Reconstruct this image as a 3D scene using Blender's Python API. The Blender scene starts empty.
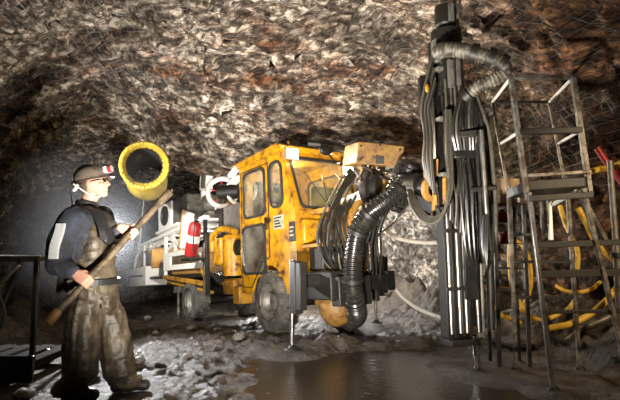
import bpy, bmesh, math, random
from mathutils import Vector, Matrix, Euler, noise
random.seed(7)
SC = bpy.context.scene
COL = SC.collection
V = Vector
PI = math.pi

# ------------------------------------------------------------------ camera
FPX = 500.0
PITCH = math.atan(45 / 500)
EYE = 1.17
cam_d = bpy.data.cameras.new('camera')
cam_d.sensor_width = 36.0
cam_d.lens = FPX / 620 * 36
cam_d.clip_start = 0.05
cam = bpy.data.objects.new('camera', cam_d)
COL.objects.link(cam)
cam.location = (0, 0, EYE)
cam.rotation_euler = (PI / 2 + PITCH, 0, 0)
SC.camera = cam


def ray(u, v):
    x = (u - 310) / FPX
    z = (200 - v) / FPX
    return V((x, math.cos(PITCH) - z * math.sin(PITCH), math.sin(PITCH) + z * math.cos(PITCH)))


def P(u, v, Y):                     # photo position at a known distance -> world point
    d = ray(u, v)
    return V((0, 0, EYE)) + d * (Y / d.y)


def PZ(u, v, z=0.0):                # photo position on a known height -> world point
    d = ray(u, v)
    return V((0, 0, EYE)) + d * ((z - EYE) / d.z)


# the drill rig's own frame: x forward, y left, z up
RIG_M = Matrix.Translation((.125, 7.24, 0)) @ Euler((0, math.radians(-4), math.radians(-55)), 'XYZ').to_matrix().to_4x4()
RIG_I = RIG_M.inverted()


def RL(u, v, y=-.8):                # photo position on the rig's plane y -> rig point
    o = RIG_I @ V((0, 0, EYE))
    d = RIG_I.to_3x3() @ ray(u, v)
    return o + d * ((y - o.y) / d.y)


def RX(u, v, x):
    o = RIG_I @ V((0, 0, EYE))
    d = RIG_I.to_3x3() @ ray(u, v)
    return o + d * ((x - o.x) / d.x)


def W2R(p):
    return RIG_I @ V(p)


# ------------------------------------------------------------------ materials
def mat(name, col, rough=.6, metal=0., dirt=None, dirt_amt=.4, scale=9., bump=0., bscale=40., spec=.5, rust=None, emit=None, estr=0.):
    m = bpy.data.materials.new(name)
    m.use_nodes = True
    nt = m.node_tree
    b = nt.nodes['Principled BSDF']
    b.inputs['Roughness'].default_value = rough
    b.inputs['Metallic'].default_value = metal
    b.inputs['Specular IOR Level'].default_value = spec
    b.inputs['Base Color'].default_value = (*col, 1)
    if emit:
        b.inputs['Emission Color'].default_value = (*emit, 1)
        b.inputs['Emission Strength'].default_value = estr
    tc = nt.nodes.new('ShaderNodeTexCoord')
    if dirt:
        n = nt.nodes.new('ShaderNodeTexNoise')
        n.inputs['Scale'].default_value = scale
        n.inputs['Detail'].default_value = 8
        n.inputs['Roughness'].default_value = .7
        nt.links.new(tc.outputs['Object'], n.inputs['Vector'])
        r = nt.nodes.new('ShaderNodeValToRGB')
        e0 = .2 + .25 * dirt_amt
        r.color_ramp.elements[0].position = e0
        r.color_ramp.elements[1].position = e0 + .2
        r.color_ramp.elements[0].color = (*dirt, 1)
        r.color_ramp.elements[1].color = (*col, 1)
        if rust:
            e = r.color_ramp.elements.new(e0 + .07)
            e.color = (*rust, 1)
        nt.links.new(n.outputs['Fac'], r.inputs['Fac'])
        nt.links.new(r.outputs['Color'], b.inputs['Base Color'])
    if bump:
        n2 = nt.nodes.new('ShaderNodeTexNoise')
        n2.inputs['Scale'].default_value = bscale
        n2.inputs['Detail'].default_value = 6
        nt.links.new(tc.outputs['Object'], n2.inputs['Vector'])
        bp = nt.nodes.new('ShaderNodeBump')
        bp.inputs['Strength'].default_value = bump
        bp.inputs['Distance'].default_value = .02
        nt.links.new(n2.outputs['Fac'], bp.inputs['Height'])
        nt.links.new(bp.outputs['Normal'], b.inputs['Normal'])
    return m


def rock_mat(name, dark, mid, light, rust, sc=(3, 3, 3), rot=(0, 0, 0), bump=1., rustamt=.5, rough=.75, dist=.06):
    m = bpy.data.materials.new(name)
    m.use_nodes = True
    nt = m.node_tree
    N = nt.nodes.new
    L = nt.links.new
    b = nt.nodes['Principled BSDF']
    b.inputs['Roughness'].default_value = rough
    tc = N('ShaderNodeTexCoord')
    mp = N('ShaderNodeMapping')
    mp.inputs['Scale'].default_value = sc
    mp.inputs['Rotation'].default_value = rot
    L(tc.outputs['Object'], mp.inputs['Vector'])
    # warped coordinates
    wn = N('ShaderNodeTexNoise')
    wn.inputs['Scale'].default_value = .9
    wn.inputs['Detail'].default_value = 3
    L(mp.outputs['Vector'], wn.inputs['Vector'])
    wa = N('ShaderNodeMixRGB')
    wa.blend_type = 'ADD'
    wa.inputs['Fac'].default_value = .4
    L(mp.outputs['Vector'], wa.inputs['Color1'])
    L(wn.outputs['Color'], wa.inputs['Color2'])
    vo = N('ShaderNodeTexVoronoi')
    vo.inputs['Scale'].default_value = 3.6
    vo.feature = 'F1'
    L(wa.outputs['Color'], vo.inputs['Vector'])
    n1 = N('ShaderNodeTexNoise')
    n1.inputs['Scale'].default_value = 4.2
    n1.inputs['Detail'].default_value = 12
    n1.inputs['Roughness'].default_value = .72
    L(wa.outputs['Color'], n1.inputs['Vector'])
    r1 = N('ShaderNodeValToRGB')
    r1.color_ramp.elements[0].position = .40
    r1.color_ramp.elements[0].color = (*dark, 1)
    r1.color_ramp.elements[1].position = .60
    r1.color_ramp.elements[1].color = (*light, 1)
    e = r1.color_ramp.elements.new(.49)
    e.color = (*mid, 1)
    L(n1.outputs['Fac'], r1.inputs['Fac'])
    # cell tone (each flake of rock its own tone)
    sep = N('ShaderNodeSeparateColor')
    L(vo.outputs['Color'], sep.inputs['Color'])
    r2 = N('ShaderNodeValToRGB')
    r2.color_ramp.elements[0].color = (.25, .23, .21, 1)
    r2.color_ramp.elements[1].color = (1.25, 1.2, 1.15, 1)
    L(sep.outputs['Red'], r2.inputs['Fac'])
    mx = N('ShaderNodeMixRGB')
    mx.blend_type = 'MULTIPLY'
    mx.inputs['Fac'].default_value = .8
    L(r1.outputs['Color'], mx.inputs['Color1'])
    L(r2.outputs['Color'], mx.inputs['Color2'])
    # rust stains
    n3 = N('ShaderNodeTexNoise')
    n3.inputs['Scale'].default_value = .55
    n3.inputs['Detail'].default_value = 9
    n3.inputs['Roughness'].default_value = .7
    L(mp.outputs['Vector'], n3.inputs['Vector'])
    r3 = N('ShaderNodeValToRGB')
    r3.color_ramp.elements[0].position = .5 + .12 * (1 - rustamt * 2)
    r3.color_ramp.elements[1].position = .62 + .12 * (1 - rustamt * 2)
    L(n3.outputs['Fac'], r3.inputs['Fac'])
    mx2 = N('ShaderNodeMixRGB')
    mx2.blend_type = 'MULTIPLY'
    mx2.inputs['Color2'].default_value = (*rust, 1)
    L(r3.outputs['Color'], mx2.inputs['Fac'])
    L(mx.outputs['Color'], mx2.inputs['Color1'])
    n6 = N('ShaderNodeTexNoise')
    n6.inputs['Scale'].default_value = .42
    n6.inputs['Detail'].default_value = 5
    n6.inputs['Roughness'].default_value = .6
    L(mp.outputs['Vector'], n6.inputs['Vector'])
    r6 = N('ShaderNodeValToRGB')
    r6.color_ramp.elements[0].position = .4
    r6.color_ramp.elements[0].color = (.3, .27, .24, 1)
    r6.color_ramp.elements[1].position = .58
    r6.color_ramp.elements[1].color = (1.2, 1.18, 1.15, 1)
    L(n6.outputs['Fac'], r6.inputs['Fac'])
    mx6 = N('ShaderNodeMixRGB')
    mx6.blend_type = 'MULTIPLY'
    mx6.inputs['Fac'].default_value = .85
    L(mx2.outputs['Color'], mx6.inputs['Color1'])
    L(r6.outputs['Color'], mx6.inputs['Color2'])
    mx2 = mx6
    # brown ironstone on the near right side
    sx = N('ShaderNodeSeparateXYZ')
    L(tc.outputs['Object'], sx.inputs[0])
    fx = N('ShaderNodeMath')
    fx.operation = 'MULTIPLY_ADD'
    fx.inputs[1].default_value = .8
    L(sx.outputs['X'], fx.inputs[0])
    fy = N('ShaderNodeMath')
    fy.operation = 'MULTIPLY_ADD'
    fy.inputs[1].default_value = -.5
    fy.inputs[2].default_value = 1.6
    L(sx.outputs['Y'], fy.inputs[0])
    L(fy.outputs[0], fx.inputs[2])
    fn = N('ShaderNodeMath')
    fn.operation = 'MULTIPLY_ADD'
    fn.inputs[1].default_value = 1.8
    L(n3.outputs['Fac'], fn.inputs[0])
    L(fx.outputs[0], fn.inputs[2])
    fm = N('ShaderNodeMapRange')
    fm.inputs['From Min'].default_value = .9
    fm.inputs['From Max'].default_value = 1.9
    L(fn.outputs[0], fm.inputs['Value'])
    mx3 = N('ShaderNodeMixRGB')
    mx3.blend_type = 'MULTIPLY'
    mx3.inputs['Color2'].default_value = (.52, .3, .17, 1)
    L(fm.outputs[0], mx3.inputs['Fac'])
    L(mx2.outputs['Color'], mx3.inputs['Color1'])
    L(mx3.outputs['Color'], b.inputs['Base Color'])
    # relief
    n4 = N('ShaderNodeTexNoise')
    n4.inputs['Scale'].default_value = 10
    n4.inputs['Detail'].default_value = 10
    n4.inputs['Roughness'].default_value = .68
    L(wa.outputs['Color'], n4.inputs['Vector'])
    ad = N('ShaderNodeMath')
    ad.operation = 'ADD'
    L(n4.outputs['Fac'], ad.inputs[0])
    ml = N('ShaderNodeMath')
    ml.operation = 'MULTIPLY'
    ml.inputs[1].default_value = .8
    L(sep.outputs['Green'], ml.inputs[0])
    L(ml.outputs[0], ad.inputs[1])
    bp = N('ShaderNodeBump')
    bp.inputs['Strength'].default_value = bump
    bp.inputs['Distance'].default_value = dist
    L(ad.outputs[0], bp.inputs['Height'])
    L(bp.outputs['Normal'], b.inputs['Normal'])
    return m


M = {}
M['ceiling'] = rock_mat('ceiling_rock', (.022, .014, .009), (.2, .155, .115), (.92, .86, .77), (.5, .25, .12), sc=(1.25, 3.6, 2.4), rot=(0, 0, .45), bump=1., rustamt=.5)
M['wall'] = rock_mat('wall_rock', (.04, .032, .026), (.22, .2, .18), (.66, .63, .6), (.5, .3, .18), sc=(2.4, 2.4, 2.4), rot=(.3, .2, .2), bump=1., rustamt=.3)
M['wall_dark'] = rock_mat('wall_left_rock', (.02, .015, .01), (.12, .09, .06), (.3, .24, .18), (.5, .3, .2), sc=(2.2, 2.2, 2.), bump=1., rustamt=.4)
M['yellow'] = mat('yellow_paint', (.54, .265, .006), .36, dirt=(.03, .018, .008), dirt_amt=.6, scale=7, bump=.2, rust=(.3, .13, .015))
M['yellow_dirty'] = mat('worn_yellow_paint', (.42, .21, .015), .55, dirt=(.035, .022, .012), dirt_amt=.6, scale=6, bump=.2, rust=(.22, .1, .02))
M['ochre'] = mat('dusty_ochre_paint', (.33, .17, .035), .5, dirt=(.035, .02, .01), dirt_amt=.6, scale=8, bump=.2, rust=(.3, .15, .05))
M['white'] = mat('white_paint', (.82, .8, .75), .45, dirt=(.2, .17, .13), dirt_amt=.12, scale=6, bump=.08)
M['ochre_dark'] = mat('dirty_ochre_paint', (.22, .12, .025), .5, dirt=(.025, .016, .008), dirt_amt=.6, scale=9, bump=.25, rust=(.13, .06, .02))
M['bed_dark'] = mat('dark_timber', (.02, .017, .013), .95, spec=.1, dirt=(.008, .007, .006), dirt_amt=.5, scale=7)  # near-black matt colour for the trolley bed
M['red'] = mat('red_paint', (.42, .02, .02), .45, dirt=(.08, .02, .015), dirt_amt=.35, scale=9)
M['black'] = mat('black_steel', (.011, .01, .009), .4, .3, dirt=(.03, .025, .019), dirt_amt=.4, scale=9, bump=.1)
M['dark'] = mat('dark_steel', (.013, .0115, .0095), .5, .1, dirt=(.02, .015, .01), dirt_amt=.5, scale=8, bump=.15)
M['steel'] = mat('bare_steel', (.34, .33, .31), .34, .9, dirt=(.1, .08, .06), dirt_amt=.35, scale=12)
M['chrome'] = mat('polished_rod', (.75, .75, .74), .14, 1.)
M['grey'] = mat('grey_steel', (.2, .19, .17), .5, .4, dirt=(.05, .04, .03), dirt_amt=.45, scale=8, bump=.15)
M['galv'] = mat('galvanised_steel', (.24, .225, .195), .5, .5, dirt=(.07, .052, .035), dirt_amt=.9, scale=10, bump=.1)
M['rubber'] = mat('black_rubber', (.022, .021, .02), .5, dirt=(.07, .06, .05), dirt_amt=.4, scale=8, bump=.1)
M['tyre'] = mat('muddy_tyre', (.05, .047, .043), .75, dirt=(.17, .15, .12), dirt_amt=.55, scale=7, bump=.3)
M['hose'] = mat('black_hose', (.017, .016, .014), .3, dirt=(.055, .047, .036), dirt_amt=.3, scale=14)
M['hose_dusty'] = mat('dusty_hose', (.085, .075, .058), .4, dirt=(.025, .021, .016), dirt_amt=.45, scale=14)
M['duct_hose'] = mat('ribbed_duct', (.24, .22, .175), .5, dirt=(.05, .042, .032), dirt_amt=.95, scale=10)
M['duct_black'] = mat('ribbed_black_duct', (.014, .013, .012), .27, dirt=(.045, .038, .03), dirt_amt=.4, scale=10)
M['yellow_hose'] = mat('yellow_hose_rubber', (.7, .42, .04), .45, dirt=(.2, .13, .05), dirt_amt=.35, scale=10)
M['white_hose'] = mat('pale_hose', (.68, .66, .62), .45, dirt=(.3, .28, .24), dirt_amt=.3, scale=10)
M['duct_yellow'] = mat('yellow_duct_cloth', (.38, .27, .018), .65, dirt=(.2, .14, .015), dirt_amt=.55, scale=8, bump=.3, bscale=18)
M['wood'] = mat('worn_wood', (.15, .105, .058), .6, dirt=(.05, .034, .02), dirt_amt=.85, scale=14, bump=.3)
M['card'] = mat('cardboard', (.55, .4, .25), .8, dirt=(.35, .24, .14), dirt_amt=.3, scale=5)
M['navy'] = mat('navy_cloth', (.034, .042, .066), .85, dirt=(.02, .02, .024), dirt_amt=.85, scale=9, bump=.35, bscale=60)
M['leather'] = mat('dirty_waterproof', (.115, .088, .056), .5, dirt=(.035, .026, .017), dirt_amt=.8, scale=6, bump=.5, bscale=16)
M['strap'] = mat('black_strap', (.015, .015, .016), .5, bump=.1)
M['reflect'] = mat('reflective_tape', (.62, .64, .66), .4, .1, dirt=(.4, .41, .42), dirt_amt=.3, scale=14)
M['skin'] = mat('skin', (.56, .3, .21), .5, dirt=(.4, .18, .12), dirt_amt=.25, scale=16, bump=.08)
M['hair'] = mat('grey_brown_hair', (.09, .065, .045), .6, bump=.5, bscale=120)
M['helmet'] = mat('dirty_helmet', (.14, .115, .09), .4, dirt=(.045, .035, .028), dirt_amt=.5, scale=14, bump=.15)
M['boot'] = mat('muddy_boot', (.03, .027, .022), .5, dirt=(.1, .08, .055), dirt_amt=.4, scale=10, bump=.3)
M['lens_dark'] = mat('dark_lens', (.02, .015, .012), .1)
M['lamp_warm'] = mat('lit_lamp_lens', (1, .9, .7), .3, emit=(1, .86, .6), estr=42)
M['lens'] = mat('unlit_lens', (.5, .5, .48), .15)
M['seat'] = mat('seat_vinyl', (.03, .028, .026), .5)
M['label_plate'] = mat('pale_plate', (.45, .42, .34), .5, dirt=(.1, .08, .05), dirt_amt=.55, scale=40)
M['wire'] = mat('net_wire', (.14, .125, .11), .5, .5)
M['plate'] = mat('bolt_plate', (.36, .33, .29), .5, .4, dirt=(.15, .1, .07), dirt_amt=.4)
M['stone'] = mat('loose_stone', (.2, .18, .155), .6, dirt=(.05, .042, .033), dirt_amt=.5, scale=9, bump=.6, bscale=20)

gm = bpy.data.materials.new('cab_glass')
gm.use_nodes = True
nt = gm.node_tree
nt.nodes.clear()
o_ = nt.nodes.new('ShaderNodeOutputMaterial')
t_ = nt.nodes.new('ShaderNodeBsdfTransparent')
t_.inputs['Color'].default_value = (.86, .9, .86, 1)
g_ = nt.nodes.new('ShaderNodeBsdfGlossy')
g_.inputs['Roughness'].default_value = .04
fr_ = nt.nodes.new('ShaderNodeFresnel')
fr_.inputs['IOR'].default_value = 1.5
x_ = nt.nodes.new('ShaderNodeMixShader')
nt.links.new(fr_.outputs[0], x_.inputs['Fac'])
nt.links.new(t_.outputs[0], x_.inputs[1])
nt.links.new(g_.outputs[0], x_.inputs[2])
df_ = nt.nodes.new('ShaderNodeBsdfDiffuse')  # pale smears mixed into the panes stand in for whitish reflections
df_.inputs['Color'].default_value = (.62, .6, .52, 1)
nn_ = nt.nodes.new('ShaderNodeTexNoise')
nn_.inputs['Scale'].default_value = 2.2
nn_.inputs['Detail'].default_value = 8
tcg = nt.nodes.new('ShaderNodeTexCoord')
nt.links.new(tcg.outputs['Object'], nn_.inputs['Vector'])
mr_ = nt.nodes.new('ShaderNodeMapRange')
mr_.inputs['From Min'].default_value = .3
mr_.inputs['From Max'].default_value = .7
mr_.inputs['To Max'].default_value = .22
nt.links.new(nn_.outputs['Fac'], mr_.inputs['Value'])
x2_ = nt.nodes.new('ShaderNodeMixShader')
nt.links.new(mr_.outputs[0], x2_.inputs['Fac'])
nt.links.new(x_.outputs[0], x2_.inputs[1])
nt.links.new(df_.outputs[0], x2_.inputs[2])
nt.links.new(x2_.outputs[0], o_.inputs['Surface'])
M['glass'] = gm


def floor_mat():
    m = bpy.data.materials.new('wet_mud')
    m.use_nodes = True
    nt = m.node_tree
    N, L = nt.nodes.new, nt.links.new
    b = nt.nodes['Principled BSDF']
    tc = N('ShaderNodeTexCoord')
    n = N('ShaderNodeTexNoise')
    n.inputs['Scale'].default_value = 3.2
    n.inputs['Detail'].default_value = 12
    n.inputs['Roughness'].default_value = .7
    L(tc.outputs['Object'], n.inputs['Vector'])
    r = N('ShaderNodeValToRGB')
    r.color_ramp.elements[0].position = .33
    r.color_ramp.elements[0].color = (.017, .012, .008, 1)
    r.color_ramp.elements[1].position = .68
    r.color_ramp.elements[1].color = (.135, .106, .077, 1)
    L(n.outputs['Fac'], r.inputs['Fac'])
    L(r.outputs['Color'], b.inputs['Base Color'])
    n2 = N('ShaderNodeTexNoise')
    n2.inputs['Scale'].default_value = 1.7
    n2.inputs['Detail'].default_value = 7
    L(tc.outputs['Object'], n2.inputs['Vector'])
    r2 = N('ShaderNodeMapRange')
    r2.inputs['From Min'].default_value = .35
    r2.inputs['From Max'].default_value = .65
    r2.inputs['To Min'].default_value = .3
    r2.inputs['To Max'].default_value = .6
    L(n2.outputs['Fac'], r2.inputs['Value'])
    L(r2.outputs[0], b.inputs['Roughness'])
    n3 = N('ShaderNodeTexNoise')
    n3.inputs['Scale'].default_value = 9
    n3.inputs['Detail'].default_value = 12
    n3.inputs['Roughness'].default_value = .7
    L(tc.outputs['Object'], n3.inputs['Vector'])
    bp = N('ShaderNodeBump')
    bp.inputs['Strength'].default_value = 1.
    bp.inputs['Distance'].default_value = .09
    L(n3.outputs['Fac'], bp.inputs['Height'])
    L(bp.outputs['Normal'], b.inputs['Normal'])
    return m


M['floor'] = floor_mat()
wm = mat('puddle_water', (.03, .021, .012), .24, spec=.5, bump=.3, bscale=12)
M['water'] = wm


# ------------------------------------------------------------------ mesh builder
def basis(d):
    d = V(d).normalized()
    a = V((0, 0, 1)) if abs(d.z) < .9 else V((1, 0, 0))
    s = d.cross(a).normalized()
    return s, s.cross(d).normalized(), d


def spline(pts, n=6):
    pts = [V(p) for p in pts]
    if len(pts) < 3:
        return pts
    q = [pts[0] * 2 - pts[1]] + pts + [pts[-1] * 2 - pts[-2]]
    out = []
    for i in range(1, len(q) - 2):
        for k in range(n):
            t = k / n
            a, b, c, d = q[i - 1], q[i], q[i + 1], q[i + 2]
            out.append(.5 * ((2 * b) + (c - a) * t + (2 * a - 5 * b + 4 * c - d) * t * t + (3 * b - a - 3 * c + d) * t ** 3))
    out.append(pts[-1])
    return out


class MB:
    def __init__(s):
        s.v = []
        s.f = []

    def add(s, vs, fs):
        k = len(s.v)
        s.v += [V(p) for p in vs]
        s.f += [tuple(i + k for i in f) for f in fs]
        return s

    def box(s, c, size, rot=None):
        c = V(c)
        vs = []
        for x in (-.5, .5):
            for y in (-.5, .5):
                for z in (-.5, .5):
                    p = V((x * size[0], y * size[1], z * size[2]))
                    vs.append(c + (rot @ p if rot is not None else p))
        return s.add(vs, [(0, 1, 3, 2), (4, 6, 7, 5), (0, 4, 5, 1), (2, 3, 7, 6), (0, 2, 6, 4), (1, 5, 7, 3)])

    def bb(s, x0, x1, y0, y1, z0, z1):
        return s.box(((x0 + x1) / 2, (y0 + y1) / 2, (z0 + z1) / 2), (abs(x1 - x0), abs(y1 - y0), abs(z1 - z0)))

    def bar(s, p0, p1, w, h, up=None):
        p0, p1 = V(p0), V(p1)
        d = (p1 - p0)
        l = d.length
        d.normalize()
        u = V(up) if up else (V((0, 0, 1)) if abs(d.z) < .95 else V((0, 1, 0)))
        sd = d.cross(u).normalized()
        u = sd.cross(d).normalized()
        r = Matrix((d, sd, u)).transposed()
        return s.box((p0 + p1) / 2, (l, w, h), r)

    def cyl(s, p0, p1, r0, r1=None, n=16):
        r1 = r0 if r1 is None else r1
        p0, p1 = V(p0), V(p1)
        a, b, d = basis(p1 - p0)
        vs, fs = [], []
        for p, r in ((p0, r0), (p1, r1)):
            for i in range(n):
                t = 2 * PI * i / n
                vs.append(p + a * math.cos(t) * r + b * math.sin(t) * r)
        for i in range(n):
            j = (i + 1) % n
            fs.append((i, n + i, n + j, j))
        fs.append(tuple(range(n)))
        fs.append(tuple(range(2 * n - 1, n - 1, -1)))
        return s.add(vs, fs)

    def tube(s, pts, r, n=8, sm=6, rf=None):
        path = spline(pts, sm) if sm else [V(p) for p in pts]
        m = len(path)
        vs, fs = [], []
        a = None
        for i, p in enumerate(path):
            d = (path[min(i + 1, m - 1)] - path[max(i - 1, 0)]).normalized()
            if a is None:
                a = basis(d)[0]
            a = (a - d * a.dot(d)).normalized()
            b = d.cross(a)
            rr = r(i / (m - 1)) if callable(r) else r
            if rf:
                rr *= rf(i)
            for k in range(n):
                t = 2 * PI * k / n
                vs.append(p + a * math.cos(t) * rr + b * math.sin(t) * rr)
        for i in range(m - 1):
            for k in range(n):
                j = (k + 1) % n
                fs.append((i * n + k, i * n + j, (i + 1) * n + j, (i + 1) * n + k))
        fs.append(tuple(range(n - 1, -1, -1)))
        fs.append(tuple(range((m - 1) * n, m * n)))
        return s.add(vs, fs)

    def ribbed(s, pts, r, pitch=.03, depth=.12, n=20):
        path = spline(pts, 40)
        # resample by arc length
        L = [0]
        for i in range(1, len(path)):
            L.append(L[-1] + (path[i] - path[i - 1]).length)
        cnt = int(L[-1] / pitch) * 4
        out, k = [], 0
        for i in range(cnt + 1):
            t = L[-1] * i / cnt
            while k < len(L) - 2 and L[k + 1] < t:
                k += 1
            w = (t - L[k]) / max(1e-9, L[k + 1] - L[k])
            out.append(path[k].lerp(path[k + 1], w))
        prof = (1 - depth, 1., 1., 1 - depth)
        return s.tube(out, r, n, 0, lambda i: prof[i % 4])

    def sph(s, c, r, n=16, m=10, rot=None):
        if not hasattr(r, '__len__'):
            r = (r, r, r)
        c = V(c)
        vs, fs = [], []
        for i in range(1, m):
            ph = PI * i / m
            for k in range(n):
                t = 2 * PI * k / n
                p = V((r[0] * math.sin(ph) * math.cos(t), r[1] * math.sin(ph) * math.sin(t), r[2] * math.cos(ph)))
                vs.append(c + (rot @ p if rot is not None else p))
        top = V((0, 0, r[2]))
        vs.append(c + (rot @ top if rot is not None else top))
        vs.append(c - (rot @ top if rot is not None else top))
        for i in range(m - 2):
            for k in range(n):
                j = (k + 1) % n
                fs.append((i * n + k, (i + 1) * n + k, (i + 1) * n + j, i * n + j))
        T, B = len(vs) - 2, len(vs) - 1
        for k in range(n):
            j = (k + 1) % n
            fs.append((T, k, j))
            fs.append((B, (m - 2) * n + j, (m - 2) * n + k))
        return s.add(vs, fs)

    def capsule(s, pts, rs, n=12):
        """tapered chain with round ends"""
        pts = [V(p) for p in pts]
        for i in range(len(pts) - 1):
            s.cyl(pts[i], pts[i + 1], rs[i], rs[i + 1], n)
        for p, r in zip(pts, rs):
            s.sph(p, r, n, 8)
        return s

    def loft(s, rings, n=24):
        """rings: (centre, rx, ry[, axis x, axis y]) ellipses joined into a closed body"""
        vs, fs = [], []
        for R in rings:
            c, rx, ry = V(R[0]), R[1], R[2]
            ax = V(R[3]) if len(R) > 3 else V((1, 0, 0))
            ay = V(R[4]) if len(R) > 4 else V((0, 1, 0))
            for k in range(n):
                t = 2 * PI * k / n
                vs.append(c + ax * math.cos(t) * rx + ay * math.sin(t) * ry)
        m = len(rings)
        for i in range(m - 1):
            for k in range(n):
                j = (k + 1) % n
                fs.append((i * n + k, i * n + j, (i + 1) * n + j, (i + 1) * n + k))
        fs.append(tuple(range(n - 1, -1, -1)))
        fs.append(tuple(range((m - 1) * n, m * n)))
        return s.add(vs, fs)

    def lathe(s, prof, o, ax, n=28, closed=False):
        """prof: (radius, height along the axis)"""
        o = V(o)
        a, b, d = basis(ax)
        m = len(prof)
        vs, fs = [], []
        for r, h in prof:
            for k in range(n):
                t = 2 * PI * k / n
                vs.append(o + d * h + a * math.cos(t) * max(r, 1e-4) + b * math.sin(t) * max(r, 1e-4))
        for i in range(m if closed else m - 1):
            i2 = (i + 1) % m
            for k in range(n):
                j = (k + 1) % n
                fs.append((i * n + k, i * n + j, i2 * n + j, i2 * n + k))
        return s.add(vs, fs)

    def torus(s, c, ax, R, r, n=32, m=10):
        prof = [(R + r * math.cos(2 * PI * i / m), r * math.sin(2 * PI * i / m)) for i in range(m)]
        return s.lathe(prof, c, ax, n, True)

    def plate(s, outer, holes, fr, th):
        """flat plate with holes; fr is a 4x4 frame mapping plan (x, y) and thickness z"""
        cu = bpy.data.curves.new('tmp', 'CURVE')
        cu.dimensions = '2D'
        cu.fill_mode = 'BOTH'
        cu.extrude = th / 2
        for poly in [outer] + list(holes):
            sp = cu.splines.new('POLY')
            sp.points.add(len(poly) - 1)
            for p, q in zip(sp.points, poly):
                p.co = (q[0], q[1], 0, 1)
            sp.use_cyclic_u = True
        ob = bpy.data.objects.new('tmp', cu)
        COL.objects.link(ob)
        dg = bpy.context.evaluated_depsgraph_get()
        me = bpy.data.meshes.new_from_object(ob.evaluated_get(dg))
        s.add([fr @ v.co for v in me.vertices], [tuple(p.vertices) for p in me.polygons])
        bpy.data.objects.remove(ob)
        bpy.data.curves.remove(cu)
        bpy.data.meshes.remove(me)
        return s

    def mesh(s, name):
        me = bpy.data.meshes.new(name)
        me.from_pydata([tuple(p) for p in s.v], [], s.f)
        bm = bmesh.new()
        bm.from_mesh(me)
        bmesh.ops.recalc_face_normals(bm, faces=bm.faces)
        bm.to_mesh(me)
        bm.free()
        return me

    def build(s, name, material, parent=None, world=False, bevel=0., smooth=True, angle=35):
        if parent is not None and world:
            inv = parent_world(parent).inverted()
            s.v = [inv @ p for p in s.v]
        me = s.mesh(name)
        return link(name, me, material, parent, bevel, smooth, angle)


def parent_world(o):
    m = o.matrix_basis.copy()
    while o.parent is not None:
        o = o.parent
        m = o.matrix_basis @ m
    return m


def link(name, me, material, parent=None, bevel=0., smooth=True, angle=35):
    me.materials.clear()
    me.materials.append(M[material] if isinstance(material, str) else material)
    if smooth:
        bm = bmesh.new()
        bm.from_mesh(me)
        for f in bm.faces:
            f.smooth = True
        lim = math.radians(angle)
        for e in bm.edges:
            e.smooth = not (len(e.link_faces) == 2 and e.calc_face_angle(0) > lim)
        bm.to_mesh(me)
        bm.free()
    o = bpy.data.objects.new(name, me)
    COL.objects.link(o)
    if parent is not None:
        o.parent = parent
    if bevel:
        b = o.modifiers.new('edge', 'BEVEL')
        b.width = bevel
        b.segments = 2
        b.limit_method = 'ANGLE'
        b.angle_limit = math.radians(40)
    return o


def tag(o, label, cat, group=None, kind=None):
    o['label'] = label
    if cat:
        o['category'] = cat
    if group:
        o['group'] = group
    if kind:
        o['kind'] = kind
    return o


def thing(name, label, cat, loc=(0, 0, 0), group=None, mtx=None):
    o = bpy.data.objects.new(name, None)
    o.empty_display_size = .1
    COL.objects.link(o)
    o.matrix_basis = mtx if mtx is not None else Matrix.Translation(loc)
    return tag(o, label, cat, group)


def centre(o):
    """move a single-mesh thing's origin to its own base"""
    me = o.data
    xs = [v.co for v in me.vertices]
    c = V((sum(p.x for p in xs) / len(xs), sum(p.y for p in xs) / len(xs), min(p.z for p in xs)))
    me.transform(Matrix.Translation(-c))
    o.location = o.location + c
    return o


def remesh(mb, voxel, smooth=4, fac=.5):
    me = mb.mesh('tmp')
    ob = bpy.data.objects.new('tmp', me)
    COL.objects.link(ob)
    r = ob.modifiers.new('r', 'REMESH')
    r.mode = 'VOXEL'
    r.voxel_size = voxel
    if smooth:
        k = ob.modifiers.new('s', 'SMOOTH')
        k.iterations = smooth
        k.factor = fac
    dg = bpy.context.evaluated_depsgraph_get()
    out = bpy.data.meshes.new_from_object(ob.evaluated_get(dg))
    bpy.data.objects.remove(ob)
    bpy.data.meshes.remove(me)
    return out


def fbm(p, o=5, s=1.):
    return noise.fractal(V(p) * s, 1., 2.1, o)


# ------------------------------------------------------------------ the mine tunnel
PF = V((-.53, 6.78))


def sstep(a, b, x):
    t = min(1, max(0, (x - a) / (b - a)))
    return t * t * (3 - 2 * t)


def puddle_mask(x, y):
    c = ((x - .75) / 1.55) ** 2 + ((y - 4.7) / 1.35) ** 2
    return 1 - sstep(.55, 1.15, c + .25 * noise.noise(V((x * 1.3, y * 1.3, 4))))


FLAT = []          # (x, y, radius, height): spots trodden or pressed level under feet, wheels and legs


def floor_base(x, y):
    t = (x - PF.x) * -.574 + (y - PF.y) * .819
    return -.07 * max(0., t)


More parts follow.
